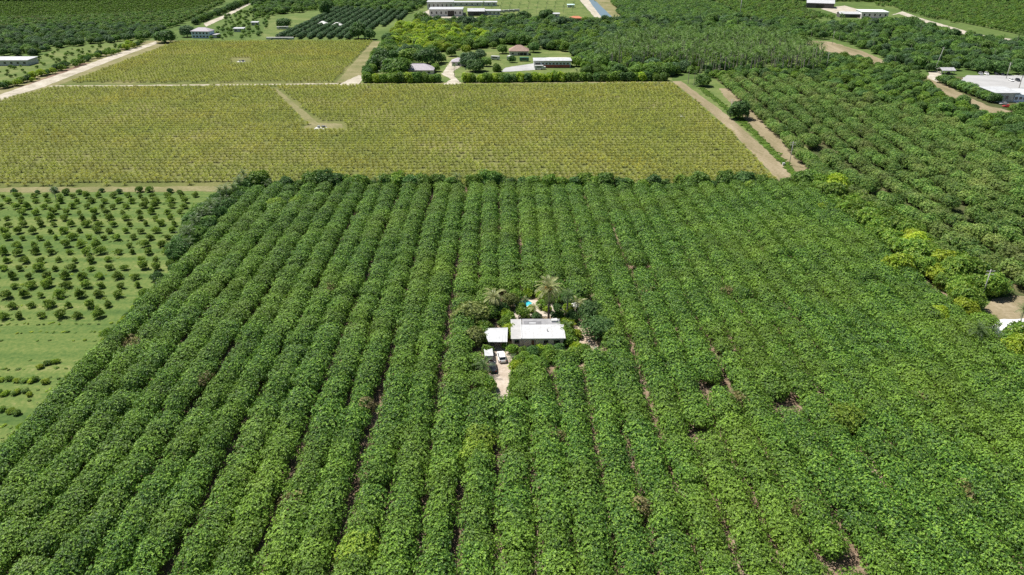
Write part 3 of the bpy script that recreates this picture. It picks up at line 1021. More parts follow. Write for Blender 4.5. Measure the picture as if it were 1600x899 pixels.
mb = MB(); mb.slab([(-3.0, 0.45, 2.62), (-0.17, 0.45, 2.62), (-0.17, 10.4, 2.7), (-3.0, 10.4, 2.7)], 0.14)
r3 = mb.build('side_roof', plain('side_roof_mat', (0.37, 0.365, 0.36), 0.7, noise=0.12, scale=0.7), house)
B(r3, 'ridge_cap', W_ROOF, (-0.45, -0.2, 0.5, 10.35, 2.71, 2.80))
for i in range(4):
    B(house, 'porch_post', W_PAINT, (0.4 + i * 1.25, 0.5 + i * 1.25, 0.14, 0.24, 0, 2.76))
window(house, 5.3, 6.4, 0.95, 2.1, 0.6)
window(house, 7.8, 9.4, 0.95, 2.1, 0.6)
window(house, -2.1, -0.9, 0.9, 2.0, 0.9)
d = B(house, 'door', plain('door_wood', (0.14, 0.07, 0.04), 0.6), (2.2, 3.15, 0.53, 0.58, 0, 2.1))
B(d, 'handle', STEEL, (3.0, 3.06, 0.47, 0.528, 1.0, 1.08))
B(house, 'porch_wall', W_PAINT, (7.2, 9.9, 0.30, 0.42, 0, 1.0))
B(house, 'chimney_vent', STEEL, (6.2, 6.45, 3.2, 3.45, 3.08, 3.7))

sx, sy, _ = P(766, 548)
shed = thing('carport', 'open carport with a crooked white sheet roof left of the farmhouse', 'carport', (sx, sy, 0))
mb = MB(); mb.slab([(-0.4, 0.0, 2.55), (4.3, 0.0, 2.5), (4.4, 3.4, 2.7), (4.5, 6.6, 2.85), (-1.6, 6.2, 2.9), (-2.3, 4.4, 2.8), (-1.2, 3.6, 2.75), (-0.9, 1.8, 2.65)], 0.1)
sr = mb.build('roof', W_ROOF, shed)
for i in range(6):
    x = -0.2 + i * 0.8
    m2 = MB(); m2.slab([(x, .05, 2.585), (x + .05, .05, 2.585), (x + .05, 3.3, 2.755), (x, 3.3, 2.755)], 0.04)
    m2.build('seam', W_ROOF, sr)
for x, y in ((-0.1, .2), (4.1, .2), (4.2, 6.2), (-1.4, 5.9), (-0.4, 3)):
    B(shed, 'post', STEEL, (x - .06, x + .06, y - .06, y + .06, 0, 2.5 + y * 0.045))
B(shed, 'back_wall', DARKPANEL, (-1.3, 4.1, 6.0, 6.1, 0, 2.55))


def car(name, label, loc, rz, paint, kind='suv', scale=1.0):
    """a car nose towards +Y: lofted body, glazed cabin, four wheels, lamps"""
    o = thing(name, label, 'car', loc, rz, None, scale)
    hwid, ln = 0.92, 2.3
    st = [(-ln, .62, .42, .75), (-ln + .12, .82, .34, .98), (-1.5, hwid, .30, 1.02), (0, hwid, .28, 1.0), (1.0, hwid, .30, .99), (1.75, .88, .32, .88), (ln - .12, .78, .36, .76), (ln, .6, .44, .66)]
    mb = MB()
    V, Fc = [], []
    for y, w, zb, zt in st:
        V += [(-w * .96, y, zb), (-w, y, zb + .2), (-w, y, zt - .18), (-w * .86, y, zt), (w * .86, y, zt), (w, y, zt - .18), (w, y, zb + .2), (w * .96, y, zb)]
    n = 8
    for i in range(len(st) - 1):
        for k in range(n):
            Fc.append((i * n + k, i * n + (k + 1) % n, (i + 1) * n + (k + 1) % n, (i + 1) * n + k))
    Fc += [tuple(range(n - 1, -1, -1)), tuple((len(st) - 1) * n + k for k in range(n))]
    mb.add(V, Fc)
    body = mb.build('body', paint, o, smooth=False)
    top = 1.62 if kind == 'suv' else 1.42
    ya, yb, yc, yd = (-2.1, -1.75, 0.35, 1.15) if kind == 'suv' else (-1.75, -1.1, 0.2, 1.1)
    cb = MB()
    cb.add([(-.80, ya, .99), (.80, ya, .99), (.80, yd, .97), (-.80, yd, .97), (-.64, yb, top), (.64, yb, top), (.64, yc, top), (-.64, yc, top)],
           [(0, 1, 5, 4), (1, 2, 6, 5), (2, 3, 7, 6), (3, 0, 4, 7), (4, 5, 6, 7)])
    cb.build('window', GLASS, o)
    rb = MB(); rb.slab([(-.68, yb - .05, top + .03), (.68, yb - .05, top + .03), (.68, yc + .05, top + .03), (-.68, yc + .05, top + .03)], .07)
    rb.build('roof', paint, o)
    for s in (-1, 1):                                  # pillars
        for (y0, y1) in ((ya, yb), (yd, yc), (-.5, -.55)):
            pb = MB(); pb.tube([(s * .805, y0, .98), (s * .655, y1, top)], [.05, .045], 5)
            pb.build('pillar', paint, o)
    for s in (-1, 1):
        for y in (-1.4, 1.42):
            wb = MB(); wb.tube([(s * .72, y, .33), (s * .95, y, .33)], [.33, .33], 14)
            w = wb.build('wheel', TYRE, o)
            rb = MB(); rb.tube([(s * .94, y, .33), (s * .965, y, .33)], [.2, .18], 10)
            rb.build('rim', STEEL, w)
    for s in (-1, 1):
        B(o, 'headlight', plain('lamp_glass', (.8, .8, .8), .1), (s * .62 - .16, s * .62 + .16, ln - .1, ln - .02, .60, .72))
        B(o, 'tail_light', plain('tail_lamp', (.35, .02, .02), .2), (s * .66 - .12, s * .66 + .12, -ln + .02, -ln + .08, .70, .92))
    return o


PAINT_W = plain('white_car_paint', (0.78, 0.78, 0.78), 0.2, noise=0.02)
PAINT_D = plain('dark_car_paint', (0.03, 0.032, 0.036), 0.2, noise=0.05)
PAINT_S = plain('silver_car_paint', (0.45, 0.46, 0.48), 0.25, 0.3, noise=0.03)
car('parked_car', 'white car parked on the sandy drive in front of the carport', P(783.6, 561), R(9), PAINT_W, 'suv', 1.05)
car('dark_car', 'dark car half hidden by the palm at the left of the drive', P(770, 577), R(4), PAINT_D, 'sedan', 1.0)
tx, ty, _ = P(766, 566)
tr = thing('utility_trailer', 'white covered trailer between the dark car and the carport', 'trailer', (tx - 0.4, ty + 1.6, 0), R(5))
B(tr, 'body', W_PAINT, (-1.0, 1.0, -1.6, 1.7, .55, 1.75), bevel=0.06)
B(tr, 'cover', W_ROOF, (-1.05, 1.05, -1.65, 1.75, 1.755, 1.83))
for s in (-1, 1):
    wb = MB(); wb.tube([(s * .86, 0, .32), (s * 1.08, 0, .32)], [.32, .32], 12); wb.build('wheel', TYRE, tr)
B(tr, 'drawbar', STEEL, (-.05, .05, 1.76, 2.9, .5, .58))

# pool
px_, py_, _ = P(818, 476)
pool = thing('swimming_pool', 'small turquoise swimming pool behind the farmhouse', 'pool', (px_, py_, 0))
m, nt, b = mat_nodes('pool_water')
b.inputs['Base Color'].default_value = (0.05, 0.42, 0.52, 1); b.inputs['Roughness'].default_value = 0.06
rim, wat = [], []
for k in range(28):
    t = 2 * math.pi * k / 28
    rr = 1 + 0.16 * math.sin(2 * t + .6)
    rim.append((2.5 * rr * math.cos(t), 2.35 * rr * math.sin(t), 0.24))
    wat.append((2.1 * rr * math.cos(t), 1.95 * rr * math.sin(t), 0.18))
mb = MB(); n = 28
mb.add(rim + [(x * .86, y * .86, .24) for x, y, z in rim] + [(x, y, 0.0) for x, y, z in rim] + [(x * .86, y * .86, 0.1) for x, y, z in rim],
       [(i, (i + 1) % n, n + (i + 1) % n, n + i) for i in range(n)] + [(2 * n + i, 2 * n + (i + 1) % n, (i + 1) % n, i) for i in range(n)] + [(n + i, n + (i + 1) % n, 3 * n + (i + 1) % n, 3 * n + i) for i in range(n)])
mb.build('coping', plain('coping_stone', (0.62, 0.58, 0.52), 0.8), pool)
mb = MB(); mb.slab(wat, 0.05); mb.build('water', m, pool)


def lounger(loc, rz, lab):
    o = thing('sun_lounger', lab, 'lounger', loc, rz)
    B(o, 'seat', W_PAINT, (-.33, .33, -.9, .35, .3, .38), bevel=.02)
    mb = MB(); mb.slab([(-.33, .352, .40), (.33, .352, .40), (.33, 1.0, .8), (-.33, 1.0, .8)], .07); mb.build('backrest', W_PAINT, o)
    for x, y in ((-.28, -.8), (.28, -.8), (-.28, .3), (.28, .3)):
        B(o, 'leg', W_PAINT, (x - .03, x + .03, y - .03, y + .03, 0, .3))


x, y, _ = P(880, 486); lounger((x, y, .08), R(60), 'white sun lounger on the patio right of the tall date palm')
x, y, _ = P(893, 486); lounger((x, y, .08), R(80), 'white sun lounger at the right end of the patio')
ux, uy, _ = P(899, 487)
um = thing('patio_umbrella', 'small white patio umbrella at the right end of the pool patio', 'umbrella', (ux, uy, .08))
mb = MB(); mb.tube([(0, 0, 0), (0, 0, 2.3)], [.03, .03], 6); mb.build('pole', STEEL, um)
mb = MB(); ring = [(1.45 * math.cos(2 * math.pi * k / 8), 1.45 * math.sin(2 * math.pi * k / 8), 1.95) for k in range(8)]
mb.add(ring + [(0, 0, 2.45)] + [(x, y, z - .03) for x, y, z in ring] + [(0, 0, 2.41)], [(k, (k + 1) % 8, 8) for k in range(8)] + [(9 + (k + 1) % 8, 9 + k, 17) for k in range(8)])
mb.build('canopy', W_PAINT, um)

# the tall date palm: every frond a part
FR = []
for k in range(4):
    V, Q = frond_arrays(3.9, 0.0, 1.05 + 0.18 * k, 22, 0.17, 0.036, 0.25)
    FR.append(mesh_np('frond', V, [Q], [L_GREYPALM]))
FRG = []
for k in range(3):
    V, Q = frond_arrays(3.4, 0.0, 1.3 + 0.2 * k, 16, 0.2, 0.035, 0.25)
    FRG.append(mesh_np('frond', V, [Q], [L_PALM]))
FRD = []
for k in range(2):
    V, Q = frond_arrays(2.8, 0.0, 1.0 + 0.3 * k, 14, 0.16, 0.03, 0.1)
    FRD.append(mesh_np('dry_frond', V, [Q], [L_DRY]))


def palm_tree(name, label, loc, h, r, fronds, n, rise=(-0.7, 1.35), fsc=1.0, dry=0, fruit=False, lean=(0, 0)):
    o = thing(name, label, 'palm', loc)
    mb = MB()
    mb.tube([(0, 0, -.1), (0, 0, .25), (lean[0] * .3, lean[1] * .3, h * .4), (lean[0] * .7, lean[1] * .7, h * .75), (lean[0], lean[1], h)], [r * 1.6, r * 1.25, r, r, r * 1.15], 10)
    mb.build('trunk', PALM_BARK if not fruit else plain('date_bark', (.12, .095, .075), .95, noise=.4, scale=4), o, smooth=True)
    for k in range(n):
        f = link('frond', fronds[k % len(fronds)], o)
        f.location = (lean[0], lean[1], h + .1)
        e = rise[0] + (rise[1] - rise[0]) * ((k + .5) / n) ** .85
        f.rotation_euler = (random.uniform(-.25, .25), -e, k * 2.39996 + random.uniform(-.2, .2))
        s = fsc * random.uniform(.88, 1.1)
        f.scale = (s, s, s)
    for k in range(dry):
        f = link('dry_frond', FRD[k % 2], o)
        f.location = (lean[0], lean[1], h - .1)
        f.rotation_euler = (random.uniform(-.3, .3), random.uniform(.7, 1.2), k * 2.1 + random.uniform(-.4, .4))
        f.scale = (fsc, fsc, fsc)
    if fruit:
        fm = plain('date_stalks', (.55, .26, .04), .6, noise=.25, scale=6)
        for k in range(6):
            t = 2.2 + k * .55
            fb = MB()
            for j in range(9):
                a = t + random.uniform(-.3, .3)
                fb.tube([(.2 * math.cos(a), .2 * math.sin(a), h + .1), (.75 * math.cos(a), .75 * math.sin(a), h + .75), (1.25 * math.cos(a), 1.25 * math.sin(a), h + .35 + random.uniform(-.3, .2))], [.035, .03, .06], 4)
            fb.build('fruit_stalk', fm, o)
    return o


palm_tree('date_palm', 'tall date palm with grey-green fronds and orange fruit stalks behind the farmhouse', P(857, 500), 9.3, .28, FR, 44, (-0.85, 1.4), 1.12, 4, True)
palm_tree('drooping_palm', 'drooping palm with brown hanging fronds left of the pool', P(772, 492), 5.4, .22, FR, 24, (-0.9, 1.3), 1.0, 9)
palm_tree('back_palm', 'dark green palm just right of the tall date palm', P(886, 492), 5.8, .2, FRG, 20, (-0.5, 1.3), .95)
palm_tree('pool_palm', 'small pale palm at the edge of the pool patio', P(835, 494), 2.6, .14, FR, 16, (-0.3, 1.3), .6)
palm_tree('corner_coconut_palm', 'bright green young palm at the right rear corner of the farmhouse', P(884, 523), 2.6, .15, FRG, 16, (-0.3, 1.3), .8)
palm_tree('drive_palm', 'green palm leaning over the cars on the left of the drive', P(757, 588), 2.6, .17, FRG, 18, (-0.4, 1.3), .95)
palm_tree('step_palm', 'small yellow-green palm right of the white car', P(801, 566), 0.9, .12, FRG, 13, (0.0, 1.3), .6)
palm_tree('patio_palm', 'arching palm over the right end of the patio', P(902, 492), 3.4, .15, FR, 16, (-0.4, 1.3), .75)
palm_tree('pool_edge_palm', 'slim green palm standing over the pool', P(821, 484), 2.9, .12, FRG, 13, (-0.3, 1.3), .55)
# trees and bushes round the house
L_OLIVE = foliage('olive_leaf', (0.075, 0.110, 0.020), (0.150, 0.195, 0.040), (0.27, 0.30, 0.09), None)
K_OLIVE = K_MANGO.recolour('olivetree', L_OLIVE)
K_AVODARK = K_AVO.recolour('darkavocado', L_DARK)
K_OLIVE.one('shade_tree', 'broad olive green tree with pale tips left of the farmhouse', 'tree', P(738, 508), None, 0.3, (1.1, 1.0, 0.95), 0)
K_OLIVE.one('shade_tree', 'olive tree between the broad tree and the carport roof', 'tree', P(741, 540), None, 1.3, (0.7, 0.7, 0.75), 1)
K_OLIVE.one('garden_tree', 'yellowish tree beside the drooping palm behind the house', 'tree', P(797, 482), None, 2.3, (0.55, 0.55, 0.7), 2)
K_AVODARK.one('dark_tree', 'dark green dense tree right of the farmhouse', 'tree', P(935, 528), None, 0, (1.35, 1.3, 1.25), 2)
K_AVODARK.one('dark_tree', 'dark green tree behind the patio umbrella', 'tree', P(922, 500), None, 0, (1.05, 1.0, 1.15), 4)
for px, py, s, kt, lab in ((817, 497, 1.25, K_SHRUB, 'bright green round bush between pool and farmhouse'), (844, 552, 0.95, K_SHRUBLIME, 'lime green bush in front of the farmhouse porch'),
                           (801, 552, 1.0, K_SHRUB, 'green bush between the carport and the farmhouse'), (889, 540, 1.35, K_SHRUB, 'green bush at the right front corner of the farmhouse'),
                           (902, 550, 1.1, K_SHRUBLIME, 'yellow-green bush beside the rubble path'), (798, 530, 0.8, K_SHRUBLIME, 'yellow-green climber beside the side roof of the farmhouse'),
                           (838, 500, 0.9, K_SHRUBDARK, 'dark bush against the back of the farmhouse'), (868, 500, 0.9, K_SHRUBDARK, 'dark bush under the tall date palm'),
                           (762, 553, 0.95, K_SHRUB, 'bush beside the carport post on the left'), (908, 488, 1.0, K_SHRUBLIME, 'reddish lime bush at the right end of the patio'),
                           (866, 560, 1.0, K_SHRUB, 'green bush below the right front of the farmhouse'), (822, 562, 0.9, K_SHRUB, 'green bush below the left front of the farmhouse')):
    kt.one('garden_bush', lab, 'bush', P(px, py), None, None, s)
for i, (px, py, s, kt) in enumerate(((806, 470, 1.5, K_SHRUB), (848, 470, 1.3, K_SHRUBLIME), (866, 473, 1.5, K_SHRUB), (884, 474, 1.4, K_SHRUBDARK), (902, 477, 1.3, K_SHRUB), (856, 488, .8, K_SHRUBLIME), (876, 500, 1.1, K_SHRUB),
                                     (894, 503, 1.2, K_SHRUBDARK), (900, 528, 1.0, K_SHRUBLIME), (912, 556, 1.3, K_SHRUB), (792, 500, 1.2, K_SHRUBLIME), (788, 512, 1.1, K_SHRUB), (784, 492, 1.5, K_SHRUBDARK), (856, 566, 1.2, K_SHRUB),
                                     (812, 570, 1.1, K_SHRUB), (832, 572, 1.2, K_SHRUB), (808, 582, 1.3, K_SHRUBLIME), (826, 584, 1.3, K_SHRUB), (808, 600, 1.3, K_SHRUB), (806, 616, 1.3, K_SHRUB), (805, 634, 1.3, K_SHRUB), (896, 562, 1.3, K_SHRUB), (797, 522, 1.25, K_SHRUBLIME), (796, 508, 1.3, K_SHRUB), (884, 530, 1.5, K_SHRUB), (884, 516, 1.4, K_SHRUBLIME), (752, 530, 1.5, K_SHRUB), (756, 520, 1.5, K_SHRUB), (818, 555, 1.0, K_SHRUB), (832, 557, 1.2, K_SHRUBDARK), (858, 555, 1.15, K_SHRUB), (872, 553, 1.1, K_SHRUBDARK), (790, 545, .7, K_SHRUB), (846, 482, 1.1, K_SHRUB), (830, 488, .8, K_SHRUBLIME), (814, 486, 1.0, K_SHRUB), (888, 488, 1.1, K_SHRUBLIME), (870, 486, .9, K_SHRUBDARK), (758, 536, 1.2, K_SHRUB), (826, 463, 1.2, K_SHRUBLIME), (880, 566, 1.3, K_SHRUB), (762, 610, 1.4, K_SHRUB))):
    kt.one('yard_shrub', 'leafy shrub crowding the edge of the farmhouse clearing', 'bush', P(px, py), 'shrubs round the farmhouse clearing', None, s)
for px, py, s, lab in ((748, 606, .85, 'orchard tree hanging over the left side of the drive'), (752, 640, .9, 'orchard tree at the near left corner of the drive'), (742, 575, .8, 'orchard tree left of the drive palm'), (820, 618, .85, 'orchard tree on the right side of the drive'), (818, 592, .7, 'small orchard tree in front of the farmhouse steps'),
                       (776, 652, 1.0, 'orchard tree closing the near end of the drive')):
    K_AVO.one('drive_side_tree', lab, 'tree', P(px, py), None, 0, s)
L_SICK = foliage('thin_brown_leaf', (0.10, 0.095, 0.03), (0.19, 0.17, 0.06), (0.30, 0.25, 0.11), None, trans=0.25)
K_SICK = Kit('thinavocado', L_SICK, 3, lambda k: crown_arrays(160 + k, 2.6, 2.6, 0.6, 4.6, 190, 4, 0.36, 0.18, low=-0.4, lobes=10, lobe_amp=0.7, depth=0.7, core=False), lambda k: trunk_arrays(k + 90, 4.2, 0.15, 1.8, 7))
SICK = ((515, 470, 'left of the clearing'), (320, 610, 'in the left rows'), (575, 650, 'in the rows left of the drive'), (925, 420, 'above the clearing'), (1010, 470, 'right of the clearing'), (1135, 470, 'in the upper right rows'), (868, 700, 'below the farmhouse'),
        (1150, 640, 'in the right-hand rows'), (1440, 640, 'in the far right rows'), (1500, 790, 'in the lower right rows'), (460, 800, 'in the lower left rows'), (215, 555, 'near the grass edge'), (1000, 810, 'in the bottom middle rows'), (1235, 820, 'in the bottom right rows'))
for a_, b_, w_ in SICK:
    K_SICK.one('thin_tree', 'thin brownish ailing tree ' + w_, 'tree', P(a_, b_), None, None, 1.12)
K_AVOLIME = K_AVO.recolour('limeavocado', L_LIME)
L_YGREEN = foliage('yellow_green_leaf', (0.10, 0.19, 0.014), (0.19, 0.30, 0.028), (0.31, 0.42, 0.05), None, trans=0.3)
K_AVOYG = K_AVO.recolour('yellowgreenavocado', L_YGREEN)
for px, py, s, lab in ((1318, 672, 1.15, 'rounded yellow-green tree standing out in the lower right rows'), (748, 700, 1.0, 'yellow-green tree in the rows below the drive'), (742, 726, .95, 'second yellow-green tree in the rows below the drive'),
                       (432, 330, 1.0, 'yellow-green tree near the far left corner of the orchard'), (466, 326, .9, 'second yellow-green tree near the far left corner of the orchard'), (1168, 300, 1.0, 'yellow-green tree near the far right corner of the orchard'),
                       (560, 880, 1.0, 'yellow-green tree in the bottom rows left of the bare gap')):
    K_AVOYG.one('pale_orchard_tree', lab, 'tree', P(px, py), None, 0, (s, s, s * 1.06))
# pale rubble blocks in the yard
for px, py, s in ((905, 537, .5), (915, 541, .65), (921, 534, .4), (930, 545, .5), (840, 566, .4), (846, 574, .5), (902, 519, .45)):
    bm = bmesh.new(); bmesh.ops.create_icosphere(bm, subdivisions=2, radius=s)
    for v in bm.verts:
        v.co *= random.uniform(.8, 1.15); v.co.z *= .6
    me = bpy.data.meshes.new('rock'); bm.to_mesh(me); bm.free(); me.materials.append(CONCRETE)
    o = link('rock', me); x, y, _ = P(px, py); o.location = (x, y, s * .3)
    tag(o, 'pale rubble block lying in the yard near the farmhouse', 'rock', 'pale rubble blocks in the yard')

# ------------------------------------------------------------------ house compound beyond the yellow field
sheet('compound_lawn', pxpoly((562, 131), (1052, 128), (1040, 100), (900, 72), (760, 72), (600, 78)), M_LAWN, 0.03)
sheet('compound_drive', pxpoly((692, 133), (722, 132), (712, 122), (708, 112), (727, 100), (727, 92), (704, 96), (696, 108), (690, 116), (705, 124)), M_MARL, 0.09, 0.5, 2)
sheet('yard_drive', pxpoly((783, 113), (790, 106), (836, 99), (846, 104), (846, 109), (800, 112)), M_PAVE, 0.09, 0.4, 3)
row_of([K_HEDGE, K_HEDGEMID, K_HEDGE, K_HEDGELIME], 'hedge_tree', 'bright leafy tree in the tall hedge left of the compound gateway', 'tree', 'tall hedge left of the gateway', [P(570, 129)[:2], P(690, 128.5)[:2]], 4.6, (0.8, 1.1), 0.2)
row_of([K_HEDGE, K_HEDGEMID, K_HEDGE, K_HEDGELIME, K_HEDGEDARK], 'hedge_tree', 'leafy tree in the tall hedge between the compound gateway and the right track', 'tree', 'tall hedge right of the gateway', [P(724, 128.5)[:2], P(1040, 126)[:2]], 4.6, (0.75, 1.05), 0.2)
row_of([K_BIG, K_BRIGHTBIG, K_DARK], 'track_tree', 'leafy tree on the far side of the grass track beside the yellow field', 'tree', 'trees along the grass track', [P(572, 122)[:2], P(600, 84)[:2]], 9, (0.7, 1.0), 0.3)
row_of([K_BIG, K_PALM, K_DARK], 'compound_tree', 'tree or palm behind the hedge at the right end of the compound', 'tree', 'plants behind the right hedge', [P(900, 118)[:2], P(1055, 120)[:2]], 4, (0.7, 1.0), 0.5)
row_of([K_HEDGEMID, K_HEDGE, K_ROYAL], 'compound_tree', 'leafy plant at the back of the right-hand hedge', 'tree', 'plants behind the right hedge back row', [P(905, 110)[:2], P(1060, 113)[:2]], 5, (0.8, 1.1), 0.5)
for px, py, s, kt, lab in ((620, 118, (2.3, 2.0, 1.5), K_BIG, 'wide flat-topped green tree left of the grey hip-roofed house'), (596, 108, (1.7, 1.7, 1.6), K_DARK, 'dark tree at the left end of the compound'),
                           (668, 101, (2.2, 1.8, 1.55), K_DARK, 'large round dark tree behind the grey hip-roofed house'), (733, 104, (1.6, 1.5, 1.3), K_BLUE, 'blue-green tree right of the compound drive'),
                           (744, 112, (1.5, 1.4, 1.1), K_DARK, 'dark olive tree right of the small palm on the drive'), (750, 92, (1.0, 1.0, .8), K_BLUE, 'blue-green tree at the lawn edge behind the drive'),
                           (640, 100, (1.6, 1.6, 1.4), K_BRIGHTBIG, 'bright tree between the two big compound trees')):
    kt.one('compound_tree', lab, 'tree', P(px, py), None, 0.2, s)
K_ROYAL.one('drive_palm', 'small palm standing in the white compound drive', 'palm', P(710, 120), None, .3, 0.75)
K_ROYAL.one('left_palm', 'grey palm at the left end of the compound hedge', 'palm', P(597, 116), None, .3, 1.0)


def hip_house(name, label, px, py, w, d, wall_h, roof_h, roofm, wallm, wins=4, porch=None, rz=0.0):
    x, y, _ = P(px, py)
    o = thing(name, label, 'house', (x, y, 0), rz)
    wallbox(o, wallm, -w / 2, w / 2, 0, d, wall_h)
    mb = MB(); mb.hip(-w / 2, w / 2, 0, d, wall_h + .25, roof_h)
    r = mb.build('roof', roofm, o)
    B(r, 'ridge', roofm, (-(w - d) / 2 - .1, (w - d) / 2 + .1, d / 2 - .15, d / 2 + .15, wall_h + .2 + roof_h, wall_h + .33 + roof_h))
    for i in range(wins):
        cx = -w / 2 + w * (i + .5) / wins
        if porch and porch[0] < cx < porch[1]:
            continue
        window(o, cx - .8, cx + .8, 1.0, 2.3, 0)
    if porch:
        B(o, 'porch_opening', DARKPANEL, (porch[0], porch[1], -.04, -.01, 0, 2.4))  # flat dark panel on the wall, painted shade of the porch
        for i in range(3):
            xx = porch[0] + (porch[1] - porch[0]) * i / 2
            B(o, 'post', W_PAINT, (xx - .1, xx + .1, -.4, -.2, 0, wall_h - .02))
    dd = B(o, 'door', DARKPANEL, (-.5, .5, -.07, -.042, 0, 2.1))
    return o


hip_house('hip_roofed_house', 'long house with a grey-lilac hip roof behind the hedge', 651, 117, 24, 13, 3.0, 3.6, LILAC, CREAM)
hip_house('small_hip_roofed_house', 'small lilac-roofed house beside the white compound drive', 717, 103, 11, 9, 2.8, 2.4, LILAC, W_PAINT, 3)
hip_house('brown_roofed_house', 'brown hip-roofed house with a dark porch at the lawn', 811, 87, 16, 13, 3.3, 4.2, BROWNROOF, CREAM, 3, (0.5, 6.5))
x, y, _ = P(863, 106)
o = thing('red_walled_hall', 'long white-roofed building with a red wall base behind the hedge', 'building', (x, y, 0))
wallbox(o, W_PAINT, -14, 14, 0, 14, 5.0)
B(o, 'red_wall', REDWALL, (-7.5, 13.4, -.08, -.01, 0, 2.1))
B(o, 'blue_band', BLUEWALL, (-9, 14, -.06, -.015, 2.2, 3.6))
for i in range(8):
    window(o, -8 + i * 2.7, -6.4 + i * 2.7, 2.5, 3.4, -.062)
B(o, 'loading_door', DARKPANEL, (-13, -9.2, -.05, -.01, 0, 3.4))
mb = MB(); mb.slab([(-14.8, -1.2, 5.25), (14.8, -1.2, 5.25), (14.6, 9, 6.0), (-14.6, 9, 6.0)], .25); mb.build('roof', W_ROOF, o)
mb = MB(); mb.slab([(-6, 9.05, 6.0), (14.6, 9.05, 6.0), (12, 15, 5.3), (-2, 15, 5.3)], .25); mb.build('rear_roof', plain('cream_roof', (.66, .62, .54), .7), o)


def box_vehicle(name, label, px, py, w, l, h, rz=0.0, mat=None, cat='trailer', cab=False):
    x, y, _ = P(px, py)
    o = thing(name, label, cat, (x, y, 0), rz)
    B(o, 'body', mat or W_PAINT, (-l / 2, l / 2, -w / 2, w / 2, .6, h), bevel=.12)
    B(o, 'window', GLASS, (-l * .3, l * .3, -w / 2 - .02, -w / 2 + .03, h * .55, h * .8))
    for sx in (-.32, .32):
        for sy in (-1, 1):
            mb = MB(); mb.tube([(sx * l, sy * w * .38, .4), (sx * l, sy * w * .52, .4)], [.4, .4], 10); mb.build('wheel', TYRE, o)
    if cab:
        B(o, 'cab', mat or W_PAINT, (l / 2 + .05, l / 2 + 1.8, -w / 2 + .05, w / 2 - .05, .5, h * .72), bevel=.15)
        B(o, 'windscreen', GLASS, (l / 2 + 1.7, l / 2 + 1.83, -w / 2 + .3, w / 2 - .3, h * .42, h * .65))
    return o


box_vehicle('camper_trailer', 'white camper trailer on the lawn left of the brown-roofed house', 774, 94, 2.6, 7, 3.2, R(-20))
box_vehicle('camper_trailer', 'white trailer on the lawn beside the small tree', 796, 94, 2.6, 6, 3.4, R(70))
box_vehicle('green_container', 'green box container on the lawn before the brown-roofed house', 819, 96, 3, 7.5, 3.2, 0, plain('green_box', (.05, .16, .10), .6), 'container')
box_vehicle('box_truck', 'white truck parked at the left end of the red-walled hall', 842, 109, 2.5, 6.5, 3.2, R(0), W_PAINT, 'truck', True)


def flat_building(name, label, px, py, w, d, h, roofm=None, wallm=None, wins=5, rz=0.0, opening=None, cat='building', over=.6, pitch=.5):
    x, y, _ = P(px, py)
    o = thing(name, label, cat, (x, y, 0), rz)
    wallbox(o, wallm or W_PAINT, -w / 2, w / 2, 0, d, h)
    mb = MB(); mb.slab([(-w / 2 - over, -over, h + .25), (w / 2 + over, -over, h + .25), (w / 2 + over, d + over, h + .25 + pitch), (-w / 2 - over, d + over, h + .25 + pitch)], .22)
    mb.build('roof', roofm or W_ROOF, o)
    for i in range(wins):
        cx = -w / 2 + w * (i + .5) / wins
        if opening and opening[0] - 1 < cx < opening[1] + 1:
            continue
        window(o, cx - .9, cx + .9, h * .35, h * .7, 0)
    if opening:
        B(o, 'door_opening', DARKPANEL, (opening[0], opening[1], -.05, -.01, 0, h * .8))  # no hole in the wall: shade of the doorway painted as a dark panel
    return o


def gable_barn(name, label, px, py, w, d, h, rh, roofm, rz=0.0, walls=True, cat='barn'):
    x, y, _ = P(px, py)
    o = thing(name, label, cat, (x, y, 0), rz)
    if walls:
        wallbox(o, plain('barn_dark', (.10, .09, .09), .8), -w / 2, w / 2, 0, d, h)
    else:
        for i in range(5):
            for yy in (.2, d - .2):
                xx = -w / 2 + w * i / 4 * .99
                B(o, 'post', STEEL, (xx - .12, xx + .12, yy - .12, yy + .12, 0, h))
    mb = MB(); mb.gable(-w / 2 - .6, w / 2 + .6, -.6, d + .6, h + .22, rh); mb.build('roof', roofm, o)
    B(o, 'door_opening', DARKPANEL, (-w * .15, w * .15, -.06, -.02, 0, h * .75))  # dark panel painted as the shaded inside of the doorway
    return o


# left: two-storey house by the road, white roof at the very left
x, y, _ = P(314, 60)
o = thing('two_storey_house', 'pale blue two-storey house with a lilac roof beside the left road', 'house', (x, y, 0), R(-6))
wallbox(o, BLUEWALL, -9, 9, 0, 11, 6.2)
mb = MB(); mb.hip(-9, 9, 0, 11, 6.4, 3.0); mb.build('roof', LILAC, o)
for i in range(5):
    window(o, -7.6 + i * 3.4, -6.0 + i * 3.4, 4.0, 5.4, 0)
    window(o, -7.6 + i * 3.4, -6.0 + i * 3.4, 1.0, 2.4, 0)
B(o, 'annex_wall', W_PAINT, (9.05, 15, 2, 10, 0, 3.0)); B(o, 'annex_roof', G_ROOF, (9.05, 15.5, 1.5, 10.5, 3.02, 3.25))
flat_building('white_shed', 'long low white-roofed shed at the left edge among trees', 14, 103, 30, 14, 4.0, wins=6)
flat_building('small_shed', 'small white shed in the shrubby ground right of the blue house', 373, 50, 10, 6, 3, wins=2)
flat_building('tiny_shed', 'tiny white hut beside the dark planted rows', 398, 40, 7, 5, 3, wins=2)
